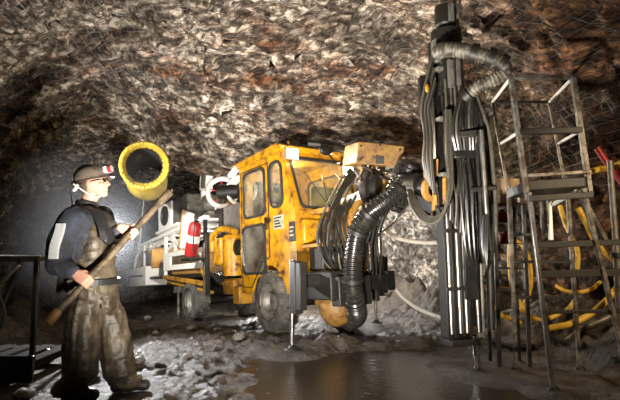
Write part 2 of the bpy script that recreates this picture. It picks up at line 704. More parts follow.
def floor_z(x, y):
    t = (x - PF.x) * -.574 + (y - PF.y) * .819
    z = -.07 * max(0., t)
    d = .10 * fbm((x, y, 0), 5, .9) + .05 * fbm((x, y, 7), 4, 3.)
    d += .035 * noise.noise(V((x * 6, y * 6, 1))) + .05 * abs(noise.noise(V((x * 9, y * 9, 5)))) + .02 * noise.noise(V((x * 19, y * 19, 2))) + .05 * max(0, noise.noise(V((x * 3.2, y * 3.2, 8))))
    pm = puddle_mask(x, y)
    d = d * (1 - .75 * pm) - .02 - .055 * pm
    # rubble rising to the walls
    for a, b in ((RWALL, 1), (LWALL, -1)):
        dist = wall_dist(a, x, y) * 1
        d += .55 * (1 - sstep(0, 1.5, dist)) ** 2 * (1 + .7 * fbm((x, y, 3), 4, 1.6))
    for fx, fy, r, h in FLAT:
        q = math.hypot(x - fx, y - fy)
        if q < r * 2:
            w = 1 - sstep(r * .7, r * 2, q)
            d = d * (1 - w) + (h - z) * w
    return z + d


LWALL = spline([V((-3.9, -1.2, 0)), V((-4.0, 3, 0)), V((-4.5, 6, 0)), V((-5.2, 8.5, 0)), V((-6.8, 11.2, 0)), V((-9.3, 14.5, 0)), V((-12.5, 18, 0))], 10)
RWALL = spline([V((3.9, -1.2, 0)), V((3.7, 2.5, 0)), V((3.4, 4.6, 0)), V((2.8, 6.6, 0)), V((2.1, 8.5, 0)), V((1.3, 10.6, 0)), V((-4.5, 19.5, 0))], 10)
HGT = [(0, 3.85), (.3, 3.85), (.42, 3.75), (.47, 3.55), (.52, 3.2), (.56, 3.0), (.6, 3.05), (.68, 3.4), (1, 3.2)]


def wall_dist(w, x, y):
    best = 9
    for i in range(0, len(w), 2):
        d = math.hypot(w[i].x - x, w[i].y - y)
        if d < best:
            best = d
    return best


def lerp_path(w, t):
    f = t * (len(w) - 1)
    i = min(int(f), len(w) - 2)
    return w[i].lerp(w[i + 1], f - i)


def height(t):
    for (a, h0), (b, h1) in zip(HGT, HGT[1:]):
        if t <= b:
            return h0 + (h1 - h0) * sstep(a, b, t)
    return HGT[-1][1]


def shell(t, s):
    """t along the tunnel, s across from the left foot over the roof to the right foot"""
    a, b = lerp_path(LWALL, t), lerp_path(RWALL, t)
    ang = PI * (1 - s)
    n = 2 / 3.4
    cx, sx = math.cos(ang), math.sin(ang)
    ex = math.copysign(abs(cx) ** n, cx)
    ez = abs(sx) ** n
    c = (a + b) / 2
    p = c + (b - a) / 2 * ex
    h = height(t)
    h += .35 * math.exp(-((s - .36) / .1) ** 2) * sstep(.4, .5, t) * (1 - sstep(.58, .66, t))     # roof sags before the tunnel mouth
    h -= .38 * math.exp(-((s - .515) / .06) ** 2) * sstep(.46, .54, t) * (1 - sstep(.58, .64, t))
    h -= .3 * math.exp(-((t - .545) / .03) ** 2) * sstep(.3, .42, s) * (1 - sstep(.66, .8, s))
    p.z = -.35 + (h + .35) * ez - .1 * t * 4 * (1 - ez)
    inward = V((c.x - p.x, c.y - p.y, 1.5 - p.z)).normalized()
    q = V((p.x * .9, p.y * .9, p.z * .9))
    big = .34 * noise.fractal(q * .55, 1., 2., 3) + .5 * (.35 - abs(noise.noise(V((q.x * .45 + q.y * .3, q.y * 1.1 - q.x * .25, q.z * .8 + 3.3))))) * sstep(.15, .3, s) * sstep(.85, .7, s)
    mid = 0
    for f, am, tl in ((1.0, .16, .22), (2.4, .085, .2), (5.5, .04, .16)):
        r = V(((q.x * 1.1 + q.y * .55) * f, (q.y * 1.9 - q.x * .8) * f, q.z * 1.9 * f)) + V((.3, .2, .1)) * noise.noise(q * f)
        c = noise.voronoi(r)[1][0]
        h1 = noise.cell(c * 7.3 + V((.5, .5, .5)))
        tv = noise.cell_vector(c * 5.1 + V((3.5, .5, .5))) - V((.5, .5, .5))
        mid += am * (h1 - .3) + am * tl * 6 * tv.dot(r - c)
    fine = .03 * noise.fractal(V((q.x * 4 + q.y, q.y * 7 - q.x * 2, q.z * 6)), .8, 2.1, 4)
    return p + inward * (big * .5 + mid + fine), inward


NT, NS = 420, 300
T1 = .9


def shell_piece(name, s0, s1, ns, material, label, cat):
    mb = MB()
    for i in range(NT + 1):
        t = (i / NT) ** .9
        for k in range(ns + 1):
            mb.v.append(shell(t, s0 + (s1 - s0) * k / ns)[0])
    w = ns + 1
    for i in range(NT):
        for k in range(ns):
            mb.f.append((i * w + k, i * w + k + 1, (i + 1) * w + k + 1, (i + 1) * w + k))
    me = bpy.data.meshes.new(name)
    me.from_pydata([tuple(p) for p in mb.v], [], mb.f)
    o = link(name, me, material, None, 0, True, 32)
    o['kind'] = 'structure'
    o['label'] = label
    return o


S_L, S_R = .22, .78
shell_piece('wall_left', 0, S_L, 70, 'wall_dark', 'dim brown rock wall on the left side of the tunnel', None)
shell_piece('ceiling', S_L, S_R, 200, 'ceiling', 'rough flaky rock ceiling with rust stains', None)
shell_piece('wall_right', S_R, 1, 80, 'wall', 'pale rough rock wall behind the drilling mast', None)

# far end of the tunnel, lost in the dark
mb = MB()
a, b = LWALL[-1], RWALL[-1]
n = 24
for i in range(n + 1):
    for k in range(n + 1):
        p = a.lerp(b, i / n)
        mb.v.append(V((p.x, p.y, -2 + 6.5 * k / n)) + V((.5, -.5, 0)) * .5 * fbm((p.x, p.y, k * .3), 4, .7))
for i in range(n):
    for k in range(n):
        mb.f.append((i * (n + 1) + k, i * (n + 1) + k + 1, (i + 1) * (n + 1) + k + 1, (i + 1) * (n + 1) + k))
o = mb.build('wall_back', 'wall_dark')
o['kind'] = 'structure'
o['label'] = 'dark far end of the tunnel'

# level spots for everything that stands on the ground
RIG_FEET = []
for x, y in ((0, -.65), (0, .4), (-2.9, -.65), (-2.9, .4)):
    w = RIG_M @ V((x, y, 0))
    FLAT.append((w.x, w.y, .3, w.z + .012))
JACK_R = PZ(292, 350, 0)
JACK_L = PZ(376, 323, 0)
MAST_FOOT = PZ(478, 371, -.02)
for q in (JACK_R, JACK_L):
    FLAT.append((q.x, q.y, .22, .005))
FLAT.append((MAST_FOOT.x, MAST_FOOT.y, .12, -.015))
MAN_FEET = [(-1.80, 3.9), (-1.5, 4.12)]
for x, y in MAN_FEET:
    FLAT.append((x, y, .26, 0))
STAND_FEET = [V((1.98, 4.2, 0)), V((2.62, 4.2, 0)), V((1.95, 4.85, 0)), V((2.55, 4.85, 0))]
for q in STAND_FEET:
    FLAT.append((q.x, q.y, .15, 0))
FLAT.append((1.95, 5.05, .5, 0))
FRAME_C = V((-2.95, 4.75, 0))
for dx, dy in ((-.55, -.3), (0, -.3), (.42, -.3), (-.55, .3), (0, .3), (.42, .3)):
    FLAT.append((FRAME_C.x + dx, FRAME_C.y + dy, .3, 0))

mb = MB()
X0, X1, Y0, Y1 = -13.5, 5, -1.5, 20


def axis_pts(lo, hi, dense0, dense1, fine, coarse):
    out, x = [], lo
    while x < hi:
        out.append(x)
        x += fine if dense0 <= x <= dense1 else coarse
    out.append(hi)
    return out


xs = axis_pts(X0, X1, -4.2, 3.4, .027, .16)
ys = axis_pts(Y0, Y1, 3.6, 8.2, .027, .13)
for x in xs:
    for y in ys:
        mb.v.append(V((x, y, floor_z(x, y))))
nx, ny = len(xs), len(ys)
for i in range(nx - 1):
    for k in range(ny - 1):
        mb.f.append((i * ny + k, (i + 1) * ny + k, (i + 1) * ny + k + 1, i * ny + k + 1))
me = bpy.data.meshes.new('floor')
me.from_pydata([tuple(p) for p in mb.v], [], mb.f)
o = link('floor', me, 'floor', None, 0, True, 80)
o['kind'] = 'structure'
o['label'] = 'churned wet mud floor of the mine tunnel'

# puddle
mb = MB()
n = 40
for k in range(n):
    t = 2 * PI * k / n
    mb.v.append(V((.75 + 1.62 * math.cos(t), 4.7 + 1.42 * math.sin(t), -.052)))
mb.f.append(tuple(range(n)))
o = tag(mb.build('puddle', 'water', smooth=False), 'shallow muddy puddle in front of the drill rig', 'puddle', kind='stuff')


def ground(x, y):
    return floor_z(x, y)


# steel netting pinned to the roof
def roof_point(t, s, off=.0):
    p, inn = shell(t, s)
    return p + inn * off


mb = MB()


def wire(seq, r=.0035):
    k0 = len(mb.v)
    for i, p in enumerate(seq):
        d = (seq[min(i + 1, len(seq) - 1)] - seq[max(i - 1, 0)]).normalized()
        a, b, _ = basis(d)
        for c, sn in ((1, 0), (-.5, .87), (-.5, -.87)):
            mb.v.append(p + (a * c + b * sn) * r)
    for i in range(len(seq) - 1):
        for k in range(3):
            j = (k + 1) % 3
            mb.f.append((k0 + i * 3 + k, k0 + i * 3 + j, k0 + (i + 1) * 3 + j, k0 + (i + 1) * 3 + k))


def soft_roof(t, s):
    q = V((0, 0, 0))
    for dt, ds in ((0, 0), (.012, 0), (-.012, 0), (0, .012), (0, -.012)):
        q += shell(t + dt, s + ds)[0]
    p, inn = shell(t, s)
    q = q / 5
    # the net hangs just clear of the rock
    k = max((q - p).dot(inn), 0)
    return p + inn * (k + .02)


ts = [.22 + .33 * i / 84 for i in range(85)]
ss = [.25 + .62 * i / 120 for i in range(121)]
gridp = [[soft_roof(t, s) for s in ss] for t in ts]
for i in range(0, len(ts), 2):
    wire(gridp[i])
for k in range(0, len(ss), 2):
    wire([gridp[i][k] for i in range(len(ts))])
tag(mb.build('roof_netting', 'wire'), 'steel wire netting pinned under the rock ceiling', 'netting')

# rock bolt plates on the roof
plates = [(127, 47, 'rock bolt plate nearest the middle of the ceiling left half'), (163, 46, 'pale diamond bolt plate right of the darker one high on the ceiling'),
          (110, 18, 'small bolt plate near the top of the photo above the duct'), (42, 88, 'bolt plate on the far left ceiling above the man'),
          (196, 27, 'large pale grey bolt plate high in the middle of the ceiling'), (95, 100, 'low bolt plate on the ceiling above the miner helmet'),
          (262, 70, 'bolt plate on the ceiling above the drill rig cab'), (352, 60, 'bolt plate on the ceiling above the yellow boom box')]


def hit_roof(u, v):
    d = ray(u, v).normalized()
    best = None
    o = V((0, 0, EYE))
    for i in range(0, 120):
        t = .15 + .5 * i / 120
        for k in range(0, 70):
            s = .2 + .6 * k / 70
            p = roof_point(t, s)
            q = p - o
            a = q.dot(d)
            e = (q - d * a).length / a
            if best is None or e < best[0]:
                best = (e, t, s)
    return best[1], best[2]


for u, v, lb in plates:
    t, s = hit_roof(u, v)
    p, inn = shell(t, s)
    a = V((1, 0, 0))
    nrm = (inn + V((0, -.25, 0))).normalized()
    ax = (a - nrm * a.dot(nrm)).normalized()
    ay = nrm.cross(ax)
    c45 = math.cos(PI / 4)
    ax, ay = (ax + ay) * c45, (ay - ax) * c45
    r = Matrix((ax, ay, nrm)).transposed()
    root = thing('rock_bolt', lb, 'bolt', p + nrm * .045, 'rock bolts with diamond plates in the ceiling')
    m2 = MB().box((0, 0, 0), (.13, .13, .012), r)
    m2.build('plate', 'plate', root)
    MB().cyl(nrm * -.1, nrm * .05, .014, .014, 8).cyl(nrm * .006, nrm * .03, .026, .022, 6).build('bolt_head', 'steel', root)

# ------------------------------------------------------------------ ventilation duct
c0 = P(144.5, 165.5, 7.4)
tail = P(151, 177, 9.6)
ax = (c0 - tail).normalized()
face = (V((0, 0, EYE + .1)) - c0).normalized()
ax0 = (face * .9 + ax * .1).normalized()
duct = thing('ventilation_duct', 'yellow round ventilation duct hanging in the dark tunnel mouth', 'duct', c0)
RO = .345
sec = []
pathd = [c0 + ax0 * 0, c0 - ax0 * .28, c0.lerp(tail, .35) + V((0, 0, -.16)), c0.lerp(tail, .7) + V((0, 0, -.14)), tail]
m2 = MB()
pts = spline(pathd, 8)
nn = 40
for i, p in enumerate(pts):
    d = ax0.lerp(ax, min(1, i / 10)).normalized()
    a, b, _ = basis(d)
    rr = RO * (1 - .02 * (i % 2)) * (1 - .1 * i / len(pts))
    for k in range(nn):
        t = 2 * PI * k / nn
        m2.v.append(p + (a * math.cos(t) + b * math.sin(t)) * rr)
for i in range(len(pts) - 1):
    for k in range(nn):
        j = (k + 1) % nn
        m2.f.append((i * nn + k, i * nn + j, (i + 1) * nn + j, (i + 1) * nn + k))
me = m2.build('tube', 'duct_yellow', duct, True)
# pleated mouth
m2 = MB()
a, b, d = basis(ax0)
n = 120
prof = [(.352, -.03), (.362, .02), (.345, .045), (.315, .035), (.272, -.05), (.268, -.12)]
for r, h in prof:
    for k in range(n):
        t = 2 * PI * k / n
        wob = .014 * math.sin(t * 30 + 2 * math.sin(t * 5)) if .25 < r < .345 else 0
        m2.v.append(c0 + ax0 * (h + wob) + (a * math.cos(t) + b * math.sin(t)) * (r + wob * .5))
for i in range(len(prof) - 1):
    for k in range(n):
        j = (k + 1) % n
        m2.f.append((i * n + k, i * n + j, (i + 1) * n + j, (i + 1) * n + k))
m2.build('pleated_mouth', 'duct_yellow', duct, True)
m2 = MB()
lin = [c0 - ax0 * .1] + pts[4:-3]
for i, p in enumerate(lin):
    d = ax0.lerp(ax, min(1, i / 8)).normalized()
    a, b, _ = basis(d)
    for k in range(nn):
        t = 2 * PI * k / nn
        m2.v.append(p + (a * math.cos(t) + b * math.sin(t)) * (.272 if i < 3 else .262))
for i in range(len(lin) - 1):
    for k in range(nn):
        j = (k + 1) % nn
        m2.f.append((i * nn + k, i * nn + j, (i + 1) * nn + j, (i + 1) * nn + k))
m2.build('inner_shade', 'rubber', duct, True)  # dark sleeve put in for the shade deep inside the duct
for k in range(3):
    m2 = MB()
    p = pts[2 + k * 5] + V((0, 0, .32))
    m2.tube([p, p + V((.02, 0, .5))], .006, 6, 0)
    m2.build('hanger_wire', 'wire', duct, True)
# ------------------------------------------------------------------ the drill rig
rig = thing('drill_rig', 'yellow underground drilling rig with lit cab lamps and tall dark drill mast', 'drill rig', mtx=RIG_M)


def XZ(y):          # plan (x, z) of a plate lying in the rig's x-z plane at y
    return Matrix(((1, 0, 0, 0), (0, 0, -1, y), (0, 1, 0, 0), (0, 0, 0, 1)))


def YZ(x):          # plan (y, z) of a plate lying across the rig at x
    return Matrix(((0, 0, 1, x), (1, 0, 0, 0), (0, 1, 0, 0), (0, 0, 0, 1)))


def rrect(x0, x1, z0, z1, r, n=5, skew=0.):
    out = []
    for cx, cz, a0 in ((x1 - r, z1 - r, 0), (x0 + r, z1 - r, 90), (x0 + r, z0 + r, 180), (x1 - r, z0 + r, 270)):
        for k in range(n + 1):
            a = math.radians(a0 + 90 * k / n)
            x, z = cx + r * math.cos(a), cz + r * math.sin(a)
            out.append((x + skew * (z - z0), z))
    return out


def grow(poly, d):
    cx = sum(p[0] for p in poly) / len(poly)
    cz = sum(p[1] for p in poly) / len(poly)
    w = max(abs(p[0] - cx) for p in poly)
    h = max(abs(p[1] - cz) for p in poly)
    return [(cx + (p[0] - cx) * (1 + d / w), cz + (p[1] - cz) * (1 + d / h)) for p in poly]


# cab shell -------------------------------------------------------------
WIN_A = [(-.60, 1.62), (-.60, 2.17), (-.52, 2.25), (-.10, 2.25), (.0, 2.16), (.02, 1.68), (-.05, 1.60), (-.52, 1.60)]
WIN_A = rrect(-.60, .0, 1.60, 2.25, .1, 5)
WIN_B = rrect(.17, .47, 1.66, 2.26, .12, 5, -.05)
WIN_C = rrect(-.65, -.02, .80, 1.46, .1, 5)
arch = [(.03 + .48 * math.cos(math.radians(a)), .42 + .48 * math.sin(math.radians(a))) for a in range(12, 169, 12)]
side = [(-.75, .52), (-.75, 2.36), (.44, 2.38), (.74, 1.55), (.74, .52)] + arch
cab = MB()
cab.plate(side, [WIN_A, WIN_B, WIN_C], XZ(-.80), .045)
WIN_L = rrect(-.55, .28, 1.6, 2.2, .1)
cab.plate([(-.75, .75), (-.75, 2.36), (.44, 2.38), (.74, 1.55), (.74, .75)], [WIN_L], XZ(.28), .04)
cab.plate([(-.80, .75), (-.80, 2.36), (.28, 2.36), (.28, .75)], [rrect(-.62, .12, 1.65, 2.2, .08)], YZ(-.74), .04)
cab.plate([(-.80, .58), (-.80, 1.56), (.28, 1.56), (.28, .58)], [], YZ(.73), .04)
cab.bb(-.72, .72, -.78, .26, .74, .78)
# windscreen frame: sloping plate with a wide opening
sl = V((.44 - .74, 0, 2.38 - 1.55))
ln = sl.length
sl.normalize()
ws = Matrix(((0, sl.x, .94, .74), (1, 0, 0, 0), (0, sl.z, .34, 1.55), (0, 0, 0, 1)))
WS = rrect(-.72, .20, .05, ln - .09, .09)
cab.plate([(-.80, 0), (-.80, ln), (.28, ln), (.28, 0)], [WS], ws, .045)
cab_o = cab.build('cab', 'yellow', rig, bevel=.008)
for nm, poly, fr in (('window_seal', WIN_A, XZ(-.826)), ('window_seal', WIN_B, XZ(-.826)), ('window_seal', WIN_C, XZ(-.826)), ('window_seal', WIN_L, XZ(.30)), ('window_seal', WS, ws @ Matrix.Translation((0, 0, .02)))):
    w = MB().plate(grow(poly, .022), [grow(poly, -.012)], fr, .035)
    so = w.build(nm, 'rubber', cab_o, bevel=.006)
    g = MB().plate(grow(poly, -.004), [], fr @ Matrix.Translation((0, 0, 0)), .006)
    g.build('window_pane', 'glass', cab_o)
# roof with a rear overhang
rf = MB()
rf.plate([(-.86, 2.36), (-.9, 2.44), (.44, 2.49), (.56, 2.44), (.5, 2.37)], [], XZ(-.27), 1.22)
rf.build('roof', 'yellow', cab_o, bevel=.015)
rg = MB()
rg.bar((-.98, -.86, 2.30), (-.72, -.86, 2.40), .1, .05).bar((-1.02, -.8, 2.2), (-.75, -.8, 2.26), .12, .04).tube([(-1.0, -.85, 2.32), (-1.02, -.4, 2.34), (-.98, .1, 2.32)], .02, 8)
rg.build('roof_bracket', 'white', cab_o, bevel=.006)
# door seam, hinges and handle on the driver's side
d_ = MB().plate([(-.70, .60), (-.70, 2.30), (.1, 2.30), (.1, 1.0), (-.1, .94), (-.42, .60)], [[(-.69, .61), (-.69, 2.29), (.09, 2.29), (.09, 1.01), (-.11, .95), (-.425, .61)]], XZ(-.826), .012)
door = d_.build('door_edge', 'dark', cab_o)
MB().bar((.04, -.85, 1.38), (.04, -.85, 1.54), .025, .025).bar((.04, -.82, 1.39), (.04, -.85, 1.39), .02, .02).bar((.04, -.82, 1.53), (.04, -.85, 1.53), .02, .02).build('door_handle', 'black', cab_o, bevel=.004)
for z in (1.1, 1.75, 2.1):
    MB().cyl((-.71, -.835, z - .05), (-.71, -.835, z + .05), .014, .014, 8).build('hinge', 'yellow', cab_o)
# grab rail by the lower window
MB().tube([(-.6, -.83, 1.35), (-.6, -.87, 1.33), (-.58, -.87, .95), (-.58, -.83, .93)], .012, 8, 3).build('grab_rail', 'galv', cab_o)
# plate with worn lettering bars under the small window
MB().bb(.22, .46, -.83, -.822, 1.36, 1.54).build('data_plate', 'label_plate', cab_o)
lab = MB()
for k in range(4):
    lab.bb(.24 + .01 * (k % 2), .42 - .03 * (k % 3), -.834, -.8305, 1.385 + k * .038, 1.403 + k * .038)
lab.build('plate_lines', 'dark', cab_o)
MB().bb(.60, .735, -.834, -.822, 1.17, 1.42).build('warning_plate', 'black', cab_o, bevel=.01)
wl = MB()
for k in range(3):
    wl.bb(.625, .71 - .02 * (k == 1), -.84, -.834, 1.24 + k * .05, 1.26 + k * .05)
wl.build('warning_lines', 'label_plate', cab_o)
# interior
st = MB().bb(-.5, -.02, -.62, -.1, .98, 1.12).box((-.46, -.36, 1.45), (.12, .5, .72), Euler((0, -.15, 0)).to_matrix()).box((-.54, -.36, 1.92), (.1, .3, .2), Euler((0, -.1, 0)).to_matrix())
st.build('seat', 'seat', cab_o, bevel=.04)
sw = MB().torus((.32, -.36, 1.5), (-.75, 0, .66), .17, .016, 28, 8).cyl((.32, -.36, 1.5), (.5, -.36, 1.33), .02).bar((.32, -.52, 1.5), (.32, -.2, 1.5), .02, .02)
sw.build('steering_wheel', 'black', cab_o)
MB().bb(.42, .68, -.7, .2, 1.2, 1.5).build('dashboard', 'dark', cab_o, bevel=.03)
lv = MB()
for k in range(5):
    lv.cyl((.3, .02 + .04 * k, 1.3), (.26, .02 + .04 * k, 1.62), .008, .008, 6).sph((.26, .02 + .04 * k, 1.63), .02, 8, 6)
lv.bb(.15, .45, -.02, .22, .8, 1.3)
lv.build('lever_console', 'dark', cab_o, bevel=.01)
# wipers
MB().bar((.70, -.30, 1.69), (.53, -.52, 2.12), .012, .012).bar((.715, -.28, 1.66), (.56, -.24, 2.1), .012, .012).build('wiper', 'black', cab_o)

# work lamps on the roof edge
LAMPS = [V((.57, -.72, 2.33)), RX(348, 171, .62)]
for L_ in LAMPS:
    lo = MB().box(L_ + V((-.06, 0, 0)), (.12, .2, .16)).bar(L_ + V((-.06, 0, .08)), L_ + V((-.1, 0, .2)), .03, .03)
    lo = lo.build('work_lamp', 'ochre', cab_o, bevel=.015)
    MB().box(L_ + V((.006, 0, 0)), (.02, .17, .13)).build('lamp_lens', 'lamp_warm', cab_o, bevel=.008)
MB().bar((.5, .26, 2.3), LAMPS[1] + V((-.08, 0, .06)), .05, .05).build('lamp_arm', 'yellow', cab_o)
# mirror on a stalk above the windscreen
q0 = RX(345, 172, .75)
q1 = RX(327, 152, .85)
mo = MB().tube([V((.5, .2, 2.4)), q1 + V((-.05, .2, -.12)), q1], .013, 8)
mo.build('mirror_stalk', 'black', cab_o)
MB().sph(q1 + V((.02, -.03, .02)), (.045, .115, .075), 16, 10).build('mirror', 'black', cab_o)
# dark canopy edge above the windscreen
MB().tube([V((.5, -.42, 2.52)), V((.66, -.1, 2.48)), V((.7, .3, 2.38)), V((.62, .62, 2.2))], .055, 10).build('canopy_bar', 'dark', cab_o)


# wheels ---------------------------------------------------------------
def wheel(x, y, r, side_):
    c = V((x, y, r))
    s = side_
    prof = [(r * .60, -.15), (r * .84, -.15), (r * .96, -.12), (r, -.07), (r, .07), (r * .96, .12), (r * .84, .15), (r * .60, .15)]
    t = MB().lathe(prof, c, (0, s, 0), 44)
    n = 20
    for k in range(n):
        a = 2 * PI * k / n
        for h0, h1, da in ((-.12, 0, .08), (.12, 0, -.08)):
            p0 = c + V((math.cos(a + da) * (r + .004), h0, math.sin(a + da) * (r + .004)))
            p1 = c + V((math.cos(a) * (r + .004), h1, math.sin(a) * (r + .004)))
            t.bar(p0, p1, .045, .022, V((math.cos(a), 0, math.sin(a))))
    t = t.build('tyre', 'tyre', rig)
    rm = MB().lathe([(r * .62, .12), (r * .62, .09), (r * .5, .05), (r * .45, -.02), (r * .3, -.03), (r * .26, .05), (r * .16, .07), (.002, .07)], c, (0, s, 0), 36)
    rm.lathe([(r * .62, -.12), (r * .3, -.06), (.002, -.06)], c, (0, s, 0), 36)
    rm.torus(c + V((0, s * .115, 0)), (0, 1, 0), r * .62, .014, 40, 8)
    rm.build('rim', 'grey', t)
    nb = MB()
    for k in range(8):
        a = 2 * PI * k / 8
        q = c + V((math.cos(a) * r * .36, s * -.02, math.sin(a) * r * .36))
        nb.cyl(q, q + V((0, s * .03, 0)), .016, .016, 6)
    nb.build('wheel_nuts', 'dark', t)


wheel(.0, -.68, .41, -1)
wheel(.0, .42, .41, 1)
wheel(-2.9, -.65, .375, -1)
wheel(-2.9, .42, .375, 1)

# chassis ----------------------------------------------------------------
ch = MB()
ch.bb(-6.0, 1.35, -.42, -.28, .52, .76)
ch.bb(-6.0, 1.35, .1, .24, .52, .76)
for x in (-5.6, -4.4, -3.4, -2.2, -1.0, .7, 1.3):
    ch.bb(x - .05, x + .05, -.3, .12, .54, .72)
ch.cyl((0, -.55, .41), (0, .3, .41), .09).cyl((-2.9, -.5, .37), (-2.9, .3, .37), .09)
ch.build('chassis', 'black', rig, bevel=.01)
# front frame and bumper
fyr = RX(366, 285, 1.3).y
fb = MB().bb(.74, 1.3, -.74, fyr, .45, .78).bb(1.25, 1.4, -.70, fyr, .38, .72).bb(.9, 1.1, -1.02, -.6, .62, .76)
fb.build('front_frame', 'dark', rig, bevel=.015)
MB().bb(.77, 1.05, -.66, -.3, .80, 1.12).cyl((1.05, -.5, .95), (1.15, -.5, .95), .08).build('valve_block', 'dark', rig, bevel=.02)
MB().cyl((.9, -.15, .5), (.9, -.15, 1.1), .12).cyl((.9, -.15, 1.1), (.9, -.15, 1.16), .07).build('oil_tank', 'yellow_dirty', rig, bevel=.01)
fd = RX(337, 303, .95)
MB().bb(.75, 1.0, fd.y - .22, fd.y + .2, .35, .95).sph((.95, fd.y, .36), (.22, .24, .26)).build('front_fender', 'ochre_dark', rig, bevel=.05)
MB().bb(1.0, 1.2, -.32, -.1, .82, 1.02).cyl((1.2, -.21, .92), (1.26, -.21, .92), .07).build('pump', 'yellow_dirty', rig, bevel=.02)
MB().bb(.75, .80, -.42, -.22, 1.14, 1.44).build('head_lamp', 'grey', rig, bevel=.02)
MB().bb(.798, .81, -.40, -.24, 1.17, 1.41).build('lamp_glass', 'lens', rig, bevel=.01)
MB().bb(.75, .82, -.75, -.5, 1.14, 1.44).build('control_box', 'yellow', rig, bevel=.02)
MB().bb(.76, .95, -.18, .26, 1.15, 1.5).build('equipment_box', 'dark', rig, bevel=.02)
MB().bb(.73, 1.1, -.76, -.1, 1.08, 1.12).bb(.76, 1.18, -.62, .3, 1.5, 1.56).build('front_shelf', 'yellow_dirty', rig, bevel=.006)


# jacks -----------------------------------------------------------------
def jack(foot, top, two=True):
    f = W2R(foot)
    up = (RIG_I.to_3x3() @ V((0, 0, 1))).normalized()
    t = f + up * top
    side_ = V((.09, .0, 0))
    a = MB()
    a.bar(f + up * .40 + side_, t + side_, .1, .12, V((0, 1, 0)))
    a.bar(f + up * .44 + side_ * 2.05, t - up * .02 + side_ * 2.05, .08, .1, V((0, 1, 0)))
    a.bar(f + up * .47 - side_ * .6, f + up * .51 + side_ * 2.1, .1, .04)
    j = a.build('jack', 'dark', rig, bevel=.01)
    MB().cyl(f + up * .42, t + up * .02, .036, .036, 16).build('jack_tube', 'steel', j)
    MB().cyl(f + up * .02, f + up * .5, .024, .024, 16).build('jack_rod', 'chrome', j)
    MB().cyl(f, f + up * .02, .09, .08, 20).cyl(f + up * .02, f + up * .05, .05, .03, 16).build('foot_plate', 'dark', j)
    return j


jack(JACK_R + V((0, 0, .005)), .98)
jack(JACK_L + V((0, 0, .005)), 1.0)
MB().bb(.93, 1.07, -1.02, fyr, .60, .72).build('jack_beam', 'dark', rig, bevel=.01)
MB().bb(.0, .16, .5, 1.05, .66, .78).build('jack_beam', 'dark', rig, bevel=.01)
# rear prop
rp = RL(176, 322, -.75)
MB().cyl((rp.x, -.7, .035), (rp.x, -.7, .5), .03).cyl((rp.x, -.7, .02), (rp.x, -.7, .04), .11, .08).bb(rp.x - .1, rp.x + .1, -.76, -.4, .5, .62).build('rear_prop', 'galv', rig)

# middle: engine bay between the cab and the rear wheel -------------------
en = MB().bb(-1.75, -.8, -.55, .25, .75, 1.3)
en.build('engine', 'dark', rig, bevel=.03)
MB().cyl((-1.15, -.74, .78), (-1.15, -.74, 1.34), .17, .17, 24).lathe([(.17, 0), (.15, .06), (.06, .1), (.001, .1)], (-1.15, -.74, 1.34), (0, 0, 1), 24).build('air_tank', 'yellow', rig)
MB().bb(-1.75, -1.45, -.82, -.55, .95, 1.4).build('fuel_tank', 'yellow', rig, bevel=.04)
MB().tube([(-1.85, -.78, 1.2), (-1.8, -.8, 1.42), (-1.5, -.82, 1.52), (-1.2, -.8, 1.5), (-1.0, -.78, 1.44)], .05, 12).build('air_pipe', 'yellow', rig)
MB().bb(-1.35, -.98, -.84, -.6, .5, .72).bb(-1.5, -.78, -.8, -.5, .64, .74).bb(-1.0, -.8, -.84, -.6, .36, .62).build('step_box', 'yellow_dirty', rig, bevel=.02)
MB().lathe([(.10, 0), (.12, .02), (.12, .1), (.07, .12), (.001, .12)], (-.9, -.72, 1.2), (0, -1, 0), 20).build('filter', 'black', rig)
for k in range(4):
    x = -1.9 + .1 * k
    MB().tube([(x, -.7, .72), (x + .1, -.82, .85), (x + .25, -.80, .7), (x + .5, -.74, .6 + .03 * k)], .018, 8).build('hydraulic_hose', 'hose', rig)
MB().bb(-1.55, -.8, -.72, .1, 1.56, 1.9).build('tool_box', 'grey', rig, bevel=.015)
# handwriting-like scratches on the tool box lid stay in its worn paint

# rear deck ---------------------------------------------------------------
MB().bb(-6.1, -1.8, -.8, .45, .78, .84).build('deck', 'dark', rig, bevel=.01)
pn = MB()
pn.bb(-4.15, -2.12, -.83, -.79, .94, 1.04).bb(-4.15, -2.12, -.83, -.79, 1.2, 1.29)
pn.bb(-4.15, -3.75, -.832, -.788, .94, 1.29).bb(-2.45, -2.3, -.832, -.788, .94, 1.29)
pn.build('side_rail_panel', 'white', rig, bevel=.008)
MB().bb(-3.8, -2.4, -.80, -.77, 1.03, 1.21).build('panel_recess', 'wood', rig)
# posts of the deck frame
for x, z0, z1 in ((-2.05, .5, 1.35), (-1.95, .5, 1.5)):
    MB().bar((x, -.83, z0), (x, -.83, z1), .06, .06).build('deck_post', 'galv' if x < -2 else 'dark', rig, bevel=.006)
MB().bar((-2.3, -.8, .95), (-1.98, -.8, .62), .05, .05).bar((-4.2, -.8, .82), (-2.0, -.8, .66), .06, .08).bar((-4.2, -.72, .72), (-2.0, -.72, .52), .05, .05).build('deck_brace', 'yellow_dirty', rig, bevel=.006)
